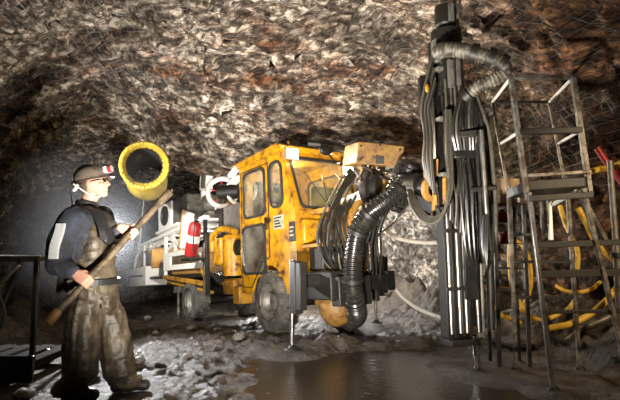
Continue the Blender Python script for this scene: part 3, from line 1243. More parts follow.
# sloping upper rail that carries the lamp box
ra, rb = RL(141, 246, -.8), RL(207, 217, -.8)
up_ = MB().bar(ra, rb, .1, .07)
up_.bar(ra + V((.3, .9, .0)), rb + V((0, .9, 0)), .08, .06)
for k in range(6):
    q = ra.lerp(rb, .1 + .17 * k)
    up_.bar(q, q + V((0, .9, .0)), .06, .04)
up_.build('upper_rail', 'white', rig, bevel=.008)
for k, t in enumerate((.08, .45, .8, .98)):
    q = ra.lerp(rb, t)
    MB().bar((q.x, -.8, 1.25 if k > 1 else .84), q, .06, .06).bar((q.x, .1, .84), q + V((0, .9, 0)), .06, .06).build('rail_post', 'white' if k < 2 else 'dark', rig, bevel=.006)
MB().bb(-1.95, -.9, -.7, .2, 1.83, 1.9).bb(-1.9, -1.8, -.65, -.55, 1.4, 1.85).bb(-1.0, -.9, -.65, -.55, 1.4, 1.85).build('upper_shelf', 'dark', rig, bevel=.01)
# rear yellow hood with pale edges
hood = MB()
hp = [(0, 0), (.1, .24), (.32, .42), (.8, .46), (1.0, .46), (1.0, 0)]
h0 = RL(134, 270, -.8)
hood.plate([(h0.x + p[0] * 1.25, h0.z + p[1]) for p in hp], [], XZ(-.35), .85)
hood.build('rear_hood', 'yellow', rig, bevel=.04)
hb = MB()
for y in (-.785, .08):
    pts_ = [V((h0.x + p[0] * 1.25, y, h0.z + p[1] + .01)) for p in hp[:5]]
    hb.tube(pts_, .035, 8, 4)
hb.build('hood_edge', 'white', rig)
MB().lathe([(.26, 0), (.26, .04), (.2, .05), (.18, .02), (.001, .02)], (h0.x + .85, -.775, h0.z + .16), (0, -1, 0), 28).build('hood_port', 'dark', rig)
# white box at the very rear
wb0, wb1 = RL(125.5, 270.5, -.9), RL(145, 286.5, -.9)
b_ = MB().plate([(wb0.x, wb1.z), (wb0.x, wb0.z), (wb1.x, wb0.z + .05), (wb1.x, wb1.z + .02)], [], XZ(-.55), .68).build('rear_box', 'white', rig, bevel=.02)
MB().bb(wb0.x + .3, wb1.x - .18, -.905, -.895, wb1.z + .22, wb1.z + .25).bb(wb0.x + .3, wb0.x + .36, -.905, -.895, wb1.z + .08, wb1.z + .25).build('box_slot', 'black', b_)
MB().bar((-6.3, -.4, .82), (-5.7, -.4, .82), .5, .08).build('rear_beam', 'dark', rig)
# whip aerial
qa = RL(139, 250, -.75)
qb = RL(144, 197, -.75)
MB().cyl(qa, qb, .016, .008, 8).cyl(qa, qa + V((0, 0, .2)), .03, .03, 10).build('aerial', 'white', rig)
# loose pale hoses over the deck
for k, (pa, pm, pb) in enumerate((((150, 250), (165, 238), (182, 247)), ((158, 246), (172, 236), (176, 252)), ((168, 250), (178, 241), (190, 250)))):
    MB().tube([RL(*pa, -.78), RL(*pm, -.74), RL(*pb, -.78)], .035, 8).build('deck_hose', 'white_hose', rig)
MB().bb(-3.9, -2.4, -.75, -.1, .84, 1.22).build('pump_box', 'ochre', rig, bevel=.03)
MB().cyl((-4.6, -.6, .95), (-4.6, .2, .95), .2, .2, 24).build('cable_drum', 'dark', rig)
MB().bb(-5.2, -4.2, -.6, .2, .84, 1.15).build('power_box', 'dark', rig, bevel=.02)

# boom -------------------------------------------------------------------
B0 = RX(350, 222, .95)
B1 = W2R(P(392, 186, 5.9))
bd = (B1 - B0).normalized()
bm_ = MB().bar(B0 - bd * .1, B0.lerp(B1, .55), .26, .3).bar(B0.lerp(B1, .5), B1, .19, .22)
for t in (.1, .5, .55):
    q = B0.lerp(B1, t)
    bm_.bar(q, q + bd * .06, .32, .36)
boom = bm_.build('boom', 'ochre', rig, bevel=.015)
cy0, cy1 = B0 + V((.0, .05, -.3)), B0.lerp(B1, .62) + V((0, -.02, -.2))
MB().cyl(cy0, cy0.lerp(cy1, .62), .065, .065, 18).build('lift_cylinder', 'ochre', boom)
MB().cyl(cy0.lerp(cy1, .6), cy1, .035, .035, 16).build('cylinder_rod', 'chrome', boom)
MB().cyl(B0 + V((.1, -.22, .22)), B0.lerp(B1, .7) + V((.1, -.1, .1)), .05, .05, 16).build('boom_pipe', 'white', boom)
MB().bb(.72, 1.12, B0.y - .17, B0.y + .17, .78, 1.45).build('boom_base', 'ochre', rig, bevel=.04)

# yellow guard box above the boom
def wbox(name, pts4, depth, material, parent, bevel=.01):
    """box from its front face (four world corners) and a depth vector"""
    m2 = MB()
    d = V(depth)
    m2.add(list(pts4) + [p + d for p in pts4], [(0, 1, 2, 3), (7, 6, 5, 4), (0, 4, 5, 1), (1, 5, 6, 2), (2, 6, 7, 3), (3, 7, 4, 0)])
    return m2.build(name, material, parent, True, bevel)


gb = wbox('guard_box', [P(356, 163, 5.9), P(401, 167, 5.75), P(405, 146, 5.75), P(359, 141, 5.9)], (-.14, .4, .02), 'ochre_dark', rig, .014)
bo = MB()
for u, v in ((361, 146), (361, 159), (380, 145), (400, 150), (398, 163), (377, 156)):
    p = P(u, v, 5.9 - .15 * (u - 356) / 46)
    bo.cyl(p + V((0, -.012, 0)), p + V((0, .02, 0)), .014, .014, 6)
bo.build('bolts', 'dark', gb, True)
ct = MB()
ct.bar(P(376, 160, 5.82), P(384, 160, 5.80), .012, .09)
ct.build('latch', 'dark', gb, True)
MB().bar(P(372, 166, 6.0), P(378, 182, 5.95), .07, .05).bar(P(380, 166, 6.0), P(384, 180, 5.9), .05, .05).bar(P(360, 164, 6.1), P(368, 185, 6.2), .04, .04).build('guard_bracket', 'ochre', rig, True, bevel=.006)
for k, (a_, m_, b2) in enumerate((((366, 166), (361, 180), (372, 188)), ((370, 166), (369, 178), (378, 174)), ((378, 168), (390, 172), (396, 168)), ((384, 168), (380, 176), (392, 180)), ((362, 166), (372, 172), (366, 186)))):
    MB().tube([P(*a_, 5.95), P(*m_, 5.8), P(*b2, 5.85)], .016, 8).build('hydraulic_hose', 'hose', rig, True)

# rotary joint of the boom: a ribbed dark knuckle
K0, K1 = P(371, 187, 5.95), P(384, 187, 5.85)
kn = MB()
kd = (K1 - K0).normalized()
kn.lathe([(.001, -.06), (.2, -.06), (.22, -.02), (.22, .04), (.16, .06), (.16, .14), (.001, .14)], K0, kd, 28)
kn.build('joint_plate', 'dark', boom, True)
kc0, kc1 = P(411, 165, 5.55), P(393, 205, 5.65)
kk = MB()
kdir = (kc1 - kc0)
prof = [(.001, -.05), (.08, -.05), (.14, 0)]
Lk = kdir.length
for i in range(11):
    h = Lk * i / 10
    r = .165 if i in (4, 5, 6) else .15
    prof += [(r, h + .004), (r, h + .028), (r * .84, h + .03), (r * .84, h + .04)]
prof += [(.1, Lk + .06), (.001, Lk + .06)]
kk.lathe(prof, kc0, kdir, 26)
fin = basis(kdir)
for k in range(14):
    t = 2 * PI * k / 14
    dd = fin[0] * math.cos(t) + fin[1] * math.sin(t)
    for h0_, h1_ in ((.02, .34), (.62, .95)):
        kk.bar(kc0 + kdir * h0_ + dd * .15, kc0 + kdir * h1_ + dd * .15, .022, .02, dd)
kk.build('rotary_joint', 'duct_black', rig, True)
# slewing head between the joint and the mast
s0, s1 = P(404, 187, 5.5), P(437, 187, 5.05)
MB().cyl(s0, s0.lerp(s1, .55), .15, .15, 24).cyl(s0.lerp(s1, .5), s0.lerp(s1, .62), .15, .15, 28).cyl(s0.lerp(s1, .6), s1, .12, .12, 24).build('slew_head', 'black', rig, True, bevel=.008)
MB().lathe([(.11, 0), (.13, .01), (.13, .06), (.08, .065), (.08, 0)], P(430, 189, 5.0), (s1 - s0), 28, True).build('slew_ring', 'ochre', rig, True)
wbox('joint_block', [P(428, 176, 4.85), P(438, 176, 4.85), P(439, 158, 4.85), P(428, 160, 4.85)], (0, .2, 0), 'ochre', rig, .01)
wbox('cradle', [P(431, 222, 4.95), P(447, 215, 4.9), P(447, 176, 4.9), P(434, 178, 4.95)], (.02, .25, 0), 'yellow_dirty', rig, .02)
MB().bar(P(412, 195, 5.3), P(440, 212, 4.95), .1, .12).bar(P(405, 196, 5.4), P(432, 222, 5.0), .07, .07).build('cradle_arm', 'dark', rig, True, bevel=.01)

# big ribbed suction hose hanging from the joint
sp_ = [P(406, 180, 5.45), P(398, 192, 5.4), P(384, 203, 5.4), P(369, 214, 5.45), P(358, 232, 5.55), P(353.5, 256, 5.6), P(352.5, 280, 5.65), P(354.5, 298, 5.7), P(356, 308, 5.85)]
MB().ribbed(sp_, .112, .045, .14, 22).build('suction_hose', 'duct_black', rig, True)
for t in (1, 3, 4, 6):
    d = (sp_[min(t + 1, 8)] - sp_[t - 1]).normalized()
    MB().lathe([(.112, -.02), (.125, -.02), (.125, .02), (.112, .02)], sp_[t], d, 24, True).build('hose_clamp', 'dark', rig, True)
MB().ribbed([P(356, 305, 5.85), P(357, 316, 6.1), P(349, 322, 6.5)], .12, .05, .12, 22).build('suction_hose', 'duct_black', rig, True)

# bundle of hydraulic hoses drooping in front of the cab
for k in range(7):
    a_ = k / 6
    j1, j2 = random.uniform(-4, 4), random.uniform(-3, 3)
    pts_ = [P(350 + 6 * a_, 168 + 8 * a_, 6.3), P(338 + 9 * a_ + j1, 187 + 8 * a_, 6.1), P(326 + 13 * a_ + j2, 212 + 4 * a_, 6.0 + .12 * (k % 2)), P(319 + 17 * a_ + j2, 238 + j1, 5.98), P(325 + 15 * a_ + j1, 260 + 2 * a_, 6.0 + .1 * (k % 2)), P(337 + 7 * a_, 275 + 5 * a_, 6.1), P(346 + 2 * a_, 292, 6.3)]
    MB().tube(pts_, .013 + .004 * (k % 3), 8).build('hydraulic_hose', 'hose' if k % 3 else 'hose_dusty', rig, True)
for k in range(4):
    pts_ = [P(341 + 5 * k, 205 - 3 * k, 6.0), P(332 + 4 * k, 222, 5.92), P(336 + 5 * k, 246 + 3 * k, 5.92), P(345 + 3 * k, 262 + 4 * k, 6.0)]
    MB().tube(pts_, .017, 8).build('hydraulic_hose', 'hose', rig, True)
# vertical feed cylinder and hoses right of the big hose
MB().cyl(P(373, 208, 6.2), P(376, 300, 6.5), .05, .05, 14).build('prop_tube', 'dark', rig, True)
for k in range(4):
    pts_ = [P(380 + 4 * k, 208 - 2 * k, 5.7), P(372 + 3 * k, 228, 5.9), P(366 + 5 * k, 250, 6.0), P(370 + 3 * k, 276 + 3 * k, 6.2), P(366 + 2 * k, 288, 6.3)]
    MB().tube(pts_, .013, 8).build('hydraulic_hose', 'hose', rig, True)
MB().tube([P(411, 198, 5.5), P(404, 210, 5.5), P(390, 226, 5.6), P(377, 238, 5.9), P(379, 262, 6.0)], .012, 8).build('hydraulic_hose', 'hose', rig, True)
# drill mast ---------------------------------------------------------------
MB_, MT_ = P(462, 338, 4.86), P(447, 22, 4.86)
mu = (MT_ - MB_)
ML = mu.length
mu.normalize()
mr = V((math.cos(.25), math.sin(.25), 0))
mr = (mr - mu * mr.dot(mu)).normalized()
mf = mu.cross(mr)                      # away from the camera
MM = Matrix(((mr.x, mf.x, mu.x, MB_.x), (mr.y, mf.y, mu.y, MB_.y), (mr.z, mf.z, mu.z, MB_.z), (0, 0, 0, 1)))


class MastMB(MB):
    def put(s, name, material, parent=None, bevel=.004):
        s.v = [MM @ p for p in s.v]
        return s.build(name, material, parent or rig, True, bevel)


mast = MastMB().bb(-.03, .10, .02, .2, .0, 3.0).bb(-.05, .12, .0, .03, .1, .13).bb(-.14, -.03, .08, .16, .9, 2.95).put('feed_beam', 'black')
for x in (-.06, .015, .09):
    MastMB().bb(x - .014, x + .014, -.03, .02, .02, 2.9).put('guide_rail', 'dark', mast)
for x, z1 in ((-.115, 1.22), (-.02, 1.3), (.05, 1.1)):
    MastMB().cyl((x, -.02, .05), (x, -.02, z1), .024, .024, 14).put('feed_cylinder', 'steel', mast, 0)
MastMB().bb(-.165, -.14, -.04, .1, .02, 1.25).bb(-.1, -.075, -.05, .02, .02, 1.2).put('side_plate', 'dark', mast)
for z in (.45, 1.0, 1.55, 2.1, 2.6):
    MastMB().bb(-.16, .13, -.055, .03, z, z + .035).put('rail_clamp', 'grey' if z > 1.2 else 'dark', mast)
MastMB().bb(-.17, .14, -.1, .2, -.06, .0).put('foot_block', 'dark', mast, .01)
MastMB().bb(.12, .22, .0, .14, .1, 2.2).put('rod_guide', 'black', mast)
# head of the mast
MastMB().lathe([(.001, 3.29), (.1, 3.29), (.105, 3.27), (.105, 3.1), (.09, 3.08), (.09, 3.05), (.15, 3.03), (.155, 2.93), (.12, 2.9), (.12, 2.8), (.001, 2.8)], (0, .03, 0), (0, 0, 1), 28).put('mast_head', 'dark', mast, 0)
MastMB().bb(-.025, .025, -.1, -.06, 3.1, 3.28).bb(.09, .13, -.02, .06, 2.95, 3.3).bb(-.14, -.1, -.02, .1, 2.7, 3.02).put('head_lug', 'grey', mast)
MastMB().bb(-.10, .13, -.06, .16, 2.38, 2.78).put('drill_head', 'dark', mast, .015)
MastMB().bb(-.06, .0, -.09, -.05, 2.42, 2.7).bb(.04, .08, -.08, -.05, 2.45, 2.72).put('drill_head_plate', 'grey', mast)
# drill rod and jack leg under the mast
MB().cyl(MAST_FOOT, P(474, 335, 4.83), .032, .032, 16).cyl(MAST_FOOT + V((0, 0, .0)), MAST_FOOT + V((0, 0, .03)), .06, .05, 16).build('stinger_rod', 'chrome', rig, True)
MastMB().cyl((.17, -.03, .05), (.14, -.03, 2.1), .022, .022, 14).put('drill_rod', 'steel', mast, 0)
MastMB().cyl((.235, -.0, .05), (.25, -.0, 1.75), .02, .02, 12).put('drill_rod', 'grey', mast, 0)

# hoses running down the mast front
for k in range(8):
    x = -.125 + .028 * k
    top = 2.85 if k > 1 else 2.5
    pts_ = [MM @ V((x + .01 * math.sin(k * 7), -.05 - .015 * (k % 2), z)) for z in (top, 2.3)] + [MM @ V((x + random.uniform(-.008, .008), -.075 - .014 * ((k + i) % 2), 2.3 - .25 * i)) for i in range(1, 5)] + [MM @ V((x * .9 - .02, -.07, 1.15 - .03 * k))]
    MB().tube(pts_, .0125, 8).build('mast_hose', 'hose_dusty' if k % 2 else 'hose', rig, True)
# slack brown hoses on the left of the mast
for k in range(6):
    a_ = k / 5
    pts_ = [P(432 + 4 * a_, 58 + 5 * k, 4.78), P(425 + 6 * a_ + random.uniform(-1, 1), 85 + 4 * k, 4.72), P(421 + 8 * a_, 110, 4.72), P(424 + 7 * a_ + random.uniform(-1, 1), 135, 4.72), P(423 + 9 * a_, 160, 4.75), P(427 + 8 * a_, 180 + 3 * k, 4.8)]
    MB().tube(pts_, .012 + .002 * (k % 2), 8).build('mast_hose', 'hose' if k % 2 else 'hose_dusty', rig, True)
wbox('valve_bank', [P(421, 118, 4.8), P(429, 118, 4.8), P(428, 75, 4.8), P(420, 75, 4.8)], (0, .12, 0), 'black', rig, .006)
# loops under the slew head
for k in range(7):
    a_ = k / 6
    pts_ = [P(408 + 5 * a_, 190, 5.2), P(411 + 6 * a_, 205 - 3 * a_, 5.0), P(421 + 5 * a_, 220 - 5 * a_, 4.85), P(434 + 3 * a_, 223 - 6 * a_, 4.72), P(444 + 2 * a_, 212 - 4 * a_, 4.66), P(449 + 3 * a_, 185, 4.64), P(447 + 4 * a_, 150, 4.66), P(446 + 4 * a_, 110, 4.7)]
    MB().tube(pts_, .0155, 8).build('mast_hose', 'hose' if k % 2 else 'hose_dusty', rig, True)
# ribbed dust hose at the top
dh = [P(438, 52, 4.72), P(446, 49.5, 4.6), P(458, 50, 4.55), P(474, 53.5, 4.5), P(490, 58, 4.48), P(501, 63, 4.48), P(504.5, 70, 4.5), P(499, 77, 4.52), P(487, 83, 4.55), P(475, 89, 4.6), P(467, 96, 4.65)]
MB().ribbed(dh, lambda t: .077 - .012 * t, .034, .13, 22).build('dust_hose', 'duct_hose', rig, True)
for i, d in ((4, .1), (5, .1), (3, .1)):
    dd = (dh[i + 1] - dh[i - 1]).normalized()
    MB().lathe([(.08, -.03), (.092, -.03), (.092, .03), (.08, .03)], dh[i], dd, 24, True).build('hose_clamp', 'dark', rig, True)
MB().lathe([(.06, -.03), (.09, -.03), (.09, .03), (.06, .03)], dh[-1], (dh[-1] - dh[-2]), 24, True).bar(dh[-1], MM @ V((.1, 0, 2.42)), .05, .05).build('hose_collar', 'dark', rig, True)
# fan of hoses under the dust hose, ending on a manifold
for k in range(8):
    a_ = k / 7
    jj = random.uniform(-1.5, 1.5)
    pts_ = [P(461 + 13 * a_, 93, 4.65), P(457 + 17 * a_ + jj, 104, 4.6), P(453.5 + 21 * a_ + jj, 117, 4.56), P(453 + 23 * a_, 132 + 3 * jj, 4.56), P(456 + 20 * a_, 150, 4.6)]
    MB().tube(pts_, .0135 + .004 * (k % 3 == 0), 8).build('mast_hose', ('hose', 'hose_dusty', 'hose', 'black')[k % 4], rig, True)
wbox('manifold', [P(454, 158, 4.62), P(479, 158, 4.6), P(479, 145, 4.6), P(455, 145, 4.62)], (0, .12, 0), 'black', rig, .01)
for k in range(7):
    a_ = k / 6
    jj = random.uniform(-2, 2)
    z_ = 4.58 + .07 * (k % 3)
    pts_ = [P(468 + 8 * a_, 94, 4.66), P(474 + 8 * a_ + jj, 112, z_), P(476 + 13 * a_ + jj, 135, z_), P(478 + 15 * a_, 165 + 4 * jj, z_), P(479 + 16 * a_ + jj, 200, z_), P(480 + 15 * a_ + jj, 232, z_), P(482 + 12 * a_, 252 + 14 * math.sin(a_ * PI), z_ + .05)]
    MB().tube(pts_, .0135 + .006 * (k % 3 == 0), 8).build('mast_hose', ('hose', 'hose', 'hose_dusty', 'black')[k % 4], rig, True)
for k in range(3):
    pts_ = [P(458 + 5 * k, 156, 4.66), P(460 + 6 * k, 185, 4.6), P(463 + 5 * k, 225, 4.62), P(467 + 4 * k, 255, 4.66), P(473 + 2 * k, 268, 4.72)]
    MB().tube(pts_, .014, 8).build('mast_hose', 'hose', rig, True)
for k in range(3):
    pts_ = [P(484 + 2 * k, 215, 4.5), P(483 + 2 * k, 250, 4.5), P(487, 264 + 3 * k, 4.53), P(493 - k, 252, 4.56), P(494 - k, 205, 4.6)]
    MB().tube(pts_, .014, 8).build('mast_hose', 'hose', rig, True)
MB().tube([P(476, 108, 4.6), P(487, 106, 4.6), P(494, 113, 4.6), P(488, 124, 4.6), P(490, 145, 4.6), P(496, 200, 4.6)], .011, 8).build('mast_hose', 'hose', rig, True)
for q_ in ((P(458, 135, 4.54), P(477, 133, 4.5), .06), (P(470, 190, 4.56), P(496, 188, 4.54), .04)):
    MB().bar(q_[0], q_[1], .03, q_[2]).build('hose_clip', 'dark', rig, True, bevel=.006)
MB().cyl(P(481, 130, 4.5), P(489, 250, 4.55), .024, .024, 14).build('drill_rod', 'steel', rig, True)
MB().cyl(P(486, 118, 4.75), P(492, 330, 4.75), .03, .03, 14).build('support_pipe', 'dark', rig, True)
MB().sph(P(427, 88, 4.68), (.02, .02, .045), 12, 8).build('hose_fitting', 'yellow', rig, True)
wbox('hose_guard', [P(466, 300, 4.8), P(478, 300, 4.8), P(474, 120, 4.8), P(459, 120, 4.8)], (0, .1, 0), 'black', rig, .006)

# ------------------------------------------------------------------ things carried on the deck
base = RIG_M
def on_rig(name, label, cat, p):
    return thing(name, label, cat, mtx=RIG_M @ Matrix.Translation(p))


q0, q1 = RL(163, 233, -.72), RL(197, 221, -.72)
gdir = math.atan2(rb.z - ra.z, rb.x - ra.x)
g_rot = Matrix.Rotation(-gdir, 4, 'Y')
mid = ra.lerp(rb, .62) + V((0, .42, .06))
gen = thing('floodlight_unit', 'white boxy unit with round grille on the sloping deck rail', 'machine', mtx=RIG_M @ Matrix.Translation(mid) @ g_rot)
MB().bb(-.95, .55, -.42, .35, .06, .56).build('housing', 'grey', gen, bevel=.03)
MB().bb(-1.0, -.2, -.46, -.40, .05, .58).build('front_cover', 'white', gen, bevel=.03)
MB().bb(-1.05, .2, -.5, .4, .0, .06).build('base_frame', 'white', gen, bevel=.01)
MB().lathe([(.2, 0), (.2, .03), (.16, .035), (.15, .012), (.001, .012)], (-.55, -.46, .32), (0, -1, 0), 28).build('grille', 'dark', gen)
MB().cyl((.25, 0, .56), (.25, 0, .78), .02).build('cap_pin', 'white', gen)

e0 = RL(203, 250, -.86)
ex = thing('fire_extinguisher', 'red fire extinguisher with white band leaning on the deck rail', 'extinguisher', mtx=RIG_M @ Matrix.Translation((e0.x - .2, -1.0, 1.16)) @ Euler((0, math.radians(24), 0)).to_matrix().to_4x4() @ Matrix.Scale(.8, 4))
MB().lathe([(.001, 0), (.12, 0), (.135, .03), (.135, .62), (.11, .70), (.05, .75), (.001, .75)], (0, 0, 0), (0, 0, 1), 28).build('cylinder', 'red', ex)
MB().lathe([(.136, .30), (.138, .30), (.138, .46), (.136, .46)], (0, 0, 0), (0, 0, 1), 28, True).build('band', 'white', ex)
MB().cyl((0, 0, .74), (0, 0, .80), .03).bar((-.02, 0, .82), (.14, 0, .86), .03, .02).bar((-.02, 0, .79), (.13, 0, .79), .03, .02).build('valve', 'black', ex)
MB().tube([(.02, -.03, .78), (.15, -.08, .68), (.16, -.06, .4), (.15, -.03, .15)], .014, 8).build('hose', 'rubber', ex)
wbrd = RL(188, 250, -.86)
pb = thing('document_panel', 'slanted white panel leaning beside the red extinguisher', 'panel', mtx=RIG_M @ Matrix.Translation((wbrd.x - .05, -.9, 1.30)) @ Euler((0, math.radians(16), 0)).to_matrix().to_4x4())
MB().bb(-.26, .26, -.015, .015, 0, .68).build('board', 'white', pb, bevel=.008)
MB().bb(-.27, -.23, -.03, .02, 0, .68).build('edge_strip', 'yellow', pb, bevel=.005)

wl0 = RL(206, 214, -.5)
wk = on_rig('swivel_work_lamp', 'upright grey work lamp on a bracket behind the extinguisher', 'lamp', (wl0.x + .22, -.5, wl0.z - .02))
MB().bb(-.22, .12, -.1, .1, 0, .04).bar((-.2, 0, 0), (-.3, 0, .42), .05, .06).sph((-.05, 0, .2), (.2, .16, .17), 16, 10).build('bracket', 'grey', wk, bevel=.008)
MB().bar((-.3, 0, .3), (-.28, 0, .46), .06, .12).build('arm', 'white', wk, bevel=.006)
MB().box((-.15, -.02, .60), (.34, .14, .32), Euler((0, .15, 0)).to_matrix()).build('lamp_head', 'white', wk, bevel=.03)
MB().box((-.11, -.095, .60), (.2, .02, .24), Euler((0, .15, 0)).to_matrix()).build('lamp_glass', 'grey', wk, bevel=.01)

MB().bb(e0.x - .32, e0.x + .1, -1.13, -.84, 1.06, 1.1).build('extinguisher_bracket', 'dark', rig, bevel=.006)
rl0 = RL(230, 215, -.4)
re_ = on_rig('hose_reel', 'pale double rimmed hose reel on the shelf behind the cab', 'reel', (rl0.x, -.35, 1.9))
MB().torus((-.2, -.1, .36), (1, -.6, 0), .25, .045, 40, 10).torus((.12, .12, .36), (1, -.6, 0), .25, .03, 40, 10).build('rim', 'white', re_)
MB().cyl((-.2, -.15, .36), (.1, .1, .36), .14, .14, 24).build('drum', 'dark', re_)
sp2 = MB()
for k in range(5):
    t = 2 * PI * k / 5 + .3
    e1, e2, e3 = basis((1, -.6, 0))
    sp2.bar(V((-.21, -.1, .36)), V((-.21, -.1, .36)) + (e1 * math.cos(t) + e2 * math.sin(t)) * .24, .03, .02)
sp2.build('spokes', 'red', re_)
MB().bb(-.3, .25, -.2, .2, 0, .05).bar((-.05, 0, 0), (-.05, 0, .36), .08, .1).build('stand', 'ochre', re_, bevel=.008)
# ------------------------------------------------------------------ the miner
def m(u, v, dy=0.):
    return P(u, v, 4.0 + dy)


def scaled(p, k):
    return V(p) * k


POLE_A, POLE_B = m(48, 322, -.46), m(169, 193, .12)
PA = (POLE_B - POLE_A).normalized()


def on_pole(u):
    lo, hi = 0., 1.
    for _ in range(40):
        t = (lo + hi) / 2
        q = POLE_A.lerp(POLE_B, t)
        d = q - V((0, 0, EYE))
        y = d.y * math.cos(PITCH) + d.z * math.sin(PITCH)
        if 310 + FPX * d.x / y < u:
            lo = t
        else:
            hi = t
    return POLE_A.lerp(POLE_B, lo)


man = thing('person', 'person in a dark helmet, navy shirt and brown waterproof bib trousers gripping a long pole', 'person', (-1.68, 4.02, 0))
RP = .026


def grip(body, G, A, D, sgn):
    """palm and five fingers closed round a pole through G along A; palm on side D, wrist towards -T"""
    D = (D - A * D.dot(A)).normalized()
    T = A.cross(D) * sgn
    rp = RP
    wrist = G + D * (rp + .022) - T * .095
    for k in range(4):                       # metacarpals make up the palm
        off = A * (-.033 + .022 * k)
        kn = G + off + D * (rp + .020) + T * (.020 + .004 * (k in (1, 2)))
        body.capsule([wrist + A * (-.014 + .009 * k), G + off * .95 + D * (rp + .020) - T * .035, kn], [.019, .0165, .0125], 10)
        ln = (.78, .95, 1., .92)[k]
        seq, rad = [kn], [.0118]
        for ang, r in ((52 * ln, .0108), (108 * ln, .0102), (165 * ln, .0094), (205 * ln, .0085)):
            a = math.radians(ang)
            seq.append(G + off + D * math.cos(a) * (rp + .0105) + T * math.sin(a) * (rp + .0105))
            rad.append(r)
        body.capsule(seq, rad, 10)
    th = [wrist + A * .018 + T * .012, G + A * .046 + D * (rp + .016) - T * .038, G + A * .056 + D * .012 - T * (rp + .012), G + A * .062 - D * .02 - T * (rp + .006)]
    body.capsule(th, [.017, .0145, .0118, .0095], 10)
    return wrist


body = MB()
# right hand (near the camera) and left hand on the pole
GR, GL = on_pole(86), on_pole(131.5)
wr = grip(body, GR, PA, V((-.15, -1, .25)), 1)
wl_ = grip(body, GL, PA, V((-.25, 1, .1)), -1)
# arms
SH_R, EL_R = m(70, 219, -.2), m(60, 264, -.26)
SH_L, EL_L = m(101, 217, .2), m(106, 251, .22)
body.capsule([SH_R, SH_R.lerp(EL_R, .5), EL_R, EL_R.lerp(wr, .5), wr], [.062, .055, .046, .042, .03], 14)
body.capsule([SH_L, SH_L.lerp(EL_L, .5), EL_L, EL_L.lerp(wl_, .5), wl_], [.062, .055, .046, .042, .03], 14)
# trunk
body.loft([(m(85, 209), .07, .09), (m(86, 216), .115, .19), (m(88, 232), .135, .185), (m(90, 252), .13, .165), (m(92, 272), .125, .16), (m(93, 288), .14, .175), (m(94, 302), .12, .16)])
HP_R, HP_L = m(89, 298, -.09), m(97, 298, .1)
KN_R, KN_L = m(83, 344, -.11), m(111, 342, .13)
AN_R, AN_L = V((-1.80, 3.9, .09)), V((-1.5, 4.12, .09))
body.capsule([HP_R, HP_R.lerp(KN_R, .5), KN_R, KN_R.lerp(AN_R, .4), AN_R], [.085, .08, .062, .06, .042], 14)
body.capsule([HP_L, HP_L.lerp(KN_L, .5), KN_L, KN_L.lerp(AN_L, .4), AN_L], [.085, .08, .062, .06, .042], 14)
# neck and head, looking up to the right
HC = m(93.5, 183.5, 0)
tilt = Matrix.Rotation(math.radians(-12), 3, 'Y') @ Matrix.Rotation(math.radians(0), 3, 'Z')


def H(x, y, z):
    return HC + tilt @ V((x, y, z))


body.capsule([m(86, 212), m(87.5, 203), H(-.015, 0, -.07)], [.075, .062, .06], 16)
body.sph(HC, (.102, .077, .108), 24, 16, tilt)
body.sph(H(.035, 0, -.055), (.066, .058, .066), 18, 12, tilt)          # jaw and cheeks
body.capsule([H(.062, -.012, -.098), H(.072, 0, -.1), H(.062, .012, -.098)], [.024, .026, .024], 12)   # chin
body.capsule([H(.0, -.058, -.045), H(.05, -.035, -.09)], [.02, .02], 10)
body.capsule([H(.0, .058, -.045), H(.05, .035, -.09)], [.02, .02], 10)
body.capsule([H(.092, 0, .012), H(.108, 0, -.012), H(.119, 0, -.032)], [.012, .013, .0155], 12)        # nose
body.sph(H(.104, .012, -.036), .0105, 10, 8)
body.sph(H(.104, -.012, -.036), .0105, 10, 8)
body.capsule([H(.084, -.045, .022), H(.096, -.02, .026), H(.096, .02, .026), H(.084, .045, .022)], [.012, .013, .013, .012], 10)  # brow
body.capsule([H(.084, -.022, -.061), H(.097, 0, -.059), H(.084, .022, -.061)], [.0085, .0105, .0085], 10)   # lips
body.capsule([H(.084, -.02, -.073), H(.095, 0, -.074), H(.084, .02, -.073)], [.009, .0105, .009], 10)
body.sph(H(.07, -.042, -.03), (.03, .022, .026), 12, 8, tilt)
body.sph(H(.07, .042, -.03), (.03, .022, .026), 12, 8, tilt)
for sy in (-1, 1):                                                                     # ears
    body.sph(H(-.012, .078 * sy, -.012), (.021, .011, .034), 14, 10, tilt @ Matrix.Rotation(sy * .3, 3, 'Z'))
    body.capsule([H(-.012, .08 * sy, -.04), H(-.006, .079 * sy, -.048)], [.011, .009], 8)
me = remesh(body, .0062, 3)
me.transform(Matrix.Translation(-man.matrix_basis.translation))
link('body', me, 'skin', man)
# eyes
for sy in (-1, 1):
    MB().sph(H(.083, .03 * sy, .002), .0125, 12, 8).build('eye', 'white', man, True)


def crease(me, amt, freq, off, stretch=(1, 1, 1)):
    for v in me.vertices:
        p = V((v.co.x * stretch[0], v.co.y * stretch[1], v.co.z * stretch[2])) + V((off, 0, 0))
        n1 = noise.noise(p * freq)
        v.co += v.normal * amt * (1 - 2 * abs(n1)) + v.normal * amt * .5 * noise.noise(p * freq * 2.3)


def garment(mb, name, material, voxel=.011, sm=4, amt=.008, freq=7, stretch=(1, 1, 1)):
    g = remesh(mb, voxel, sm)
    crease(g, amt, freq, len(name) * 3.1, stretch)
    g.transform(Matrix.Translation(-man.matrix_basis.translation))
    return link(name, g, material, man, 0, True, 80)


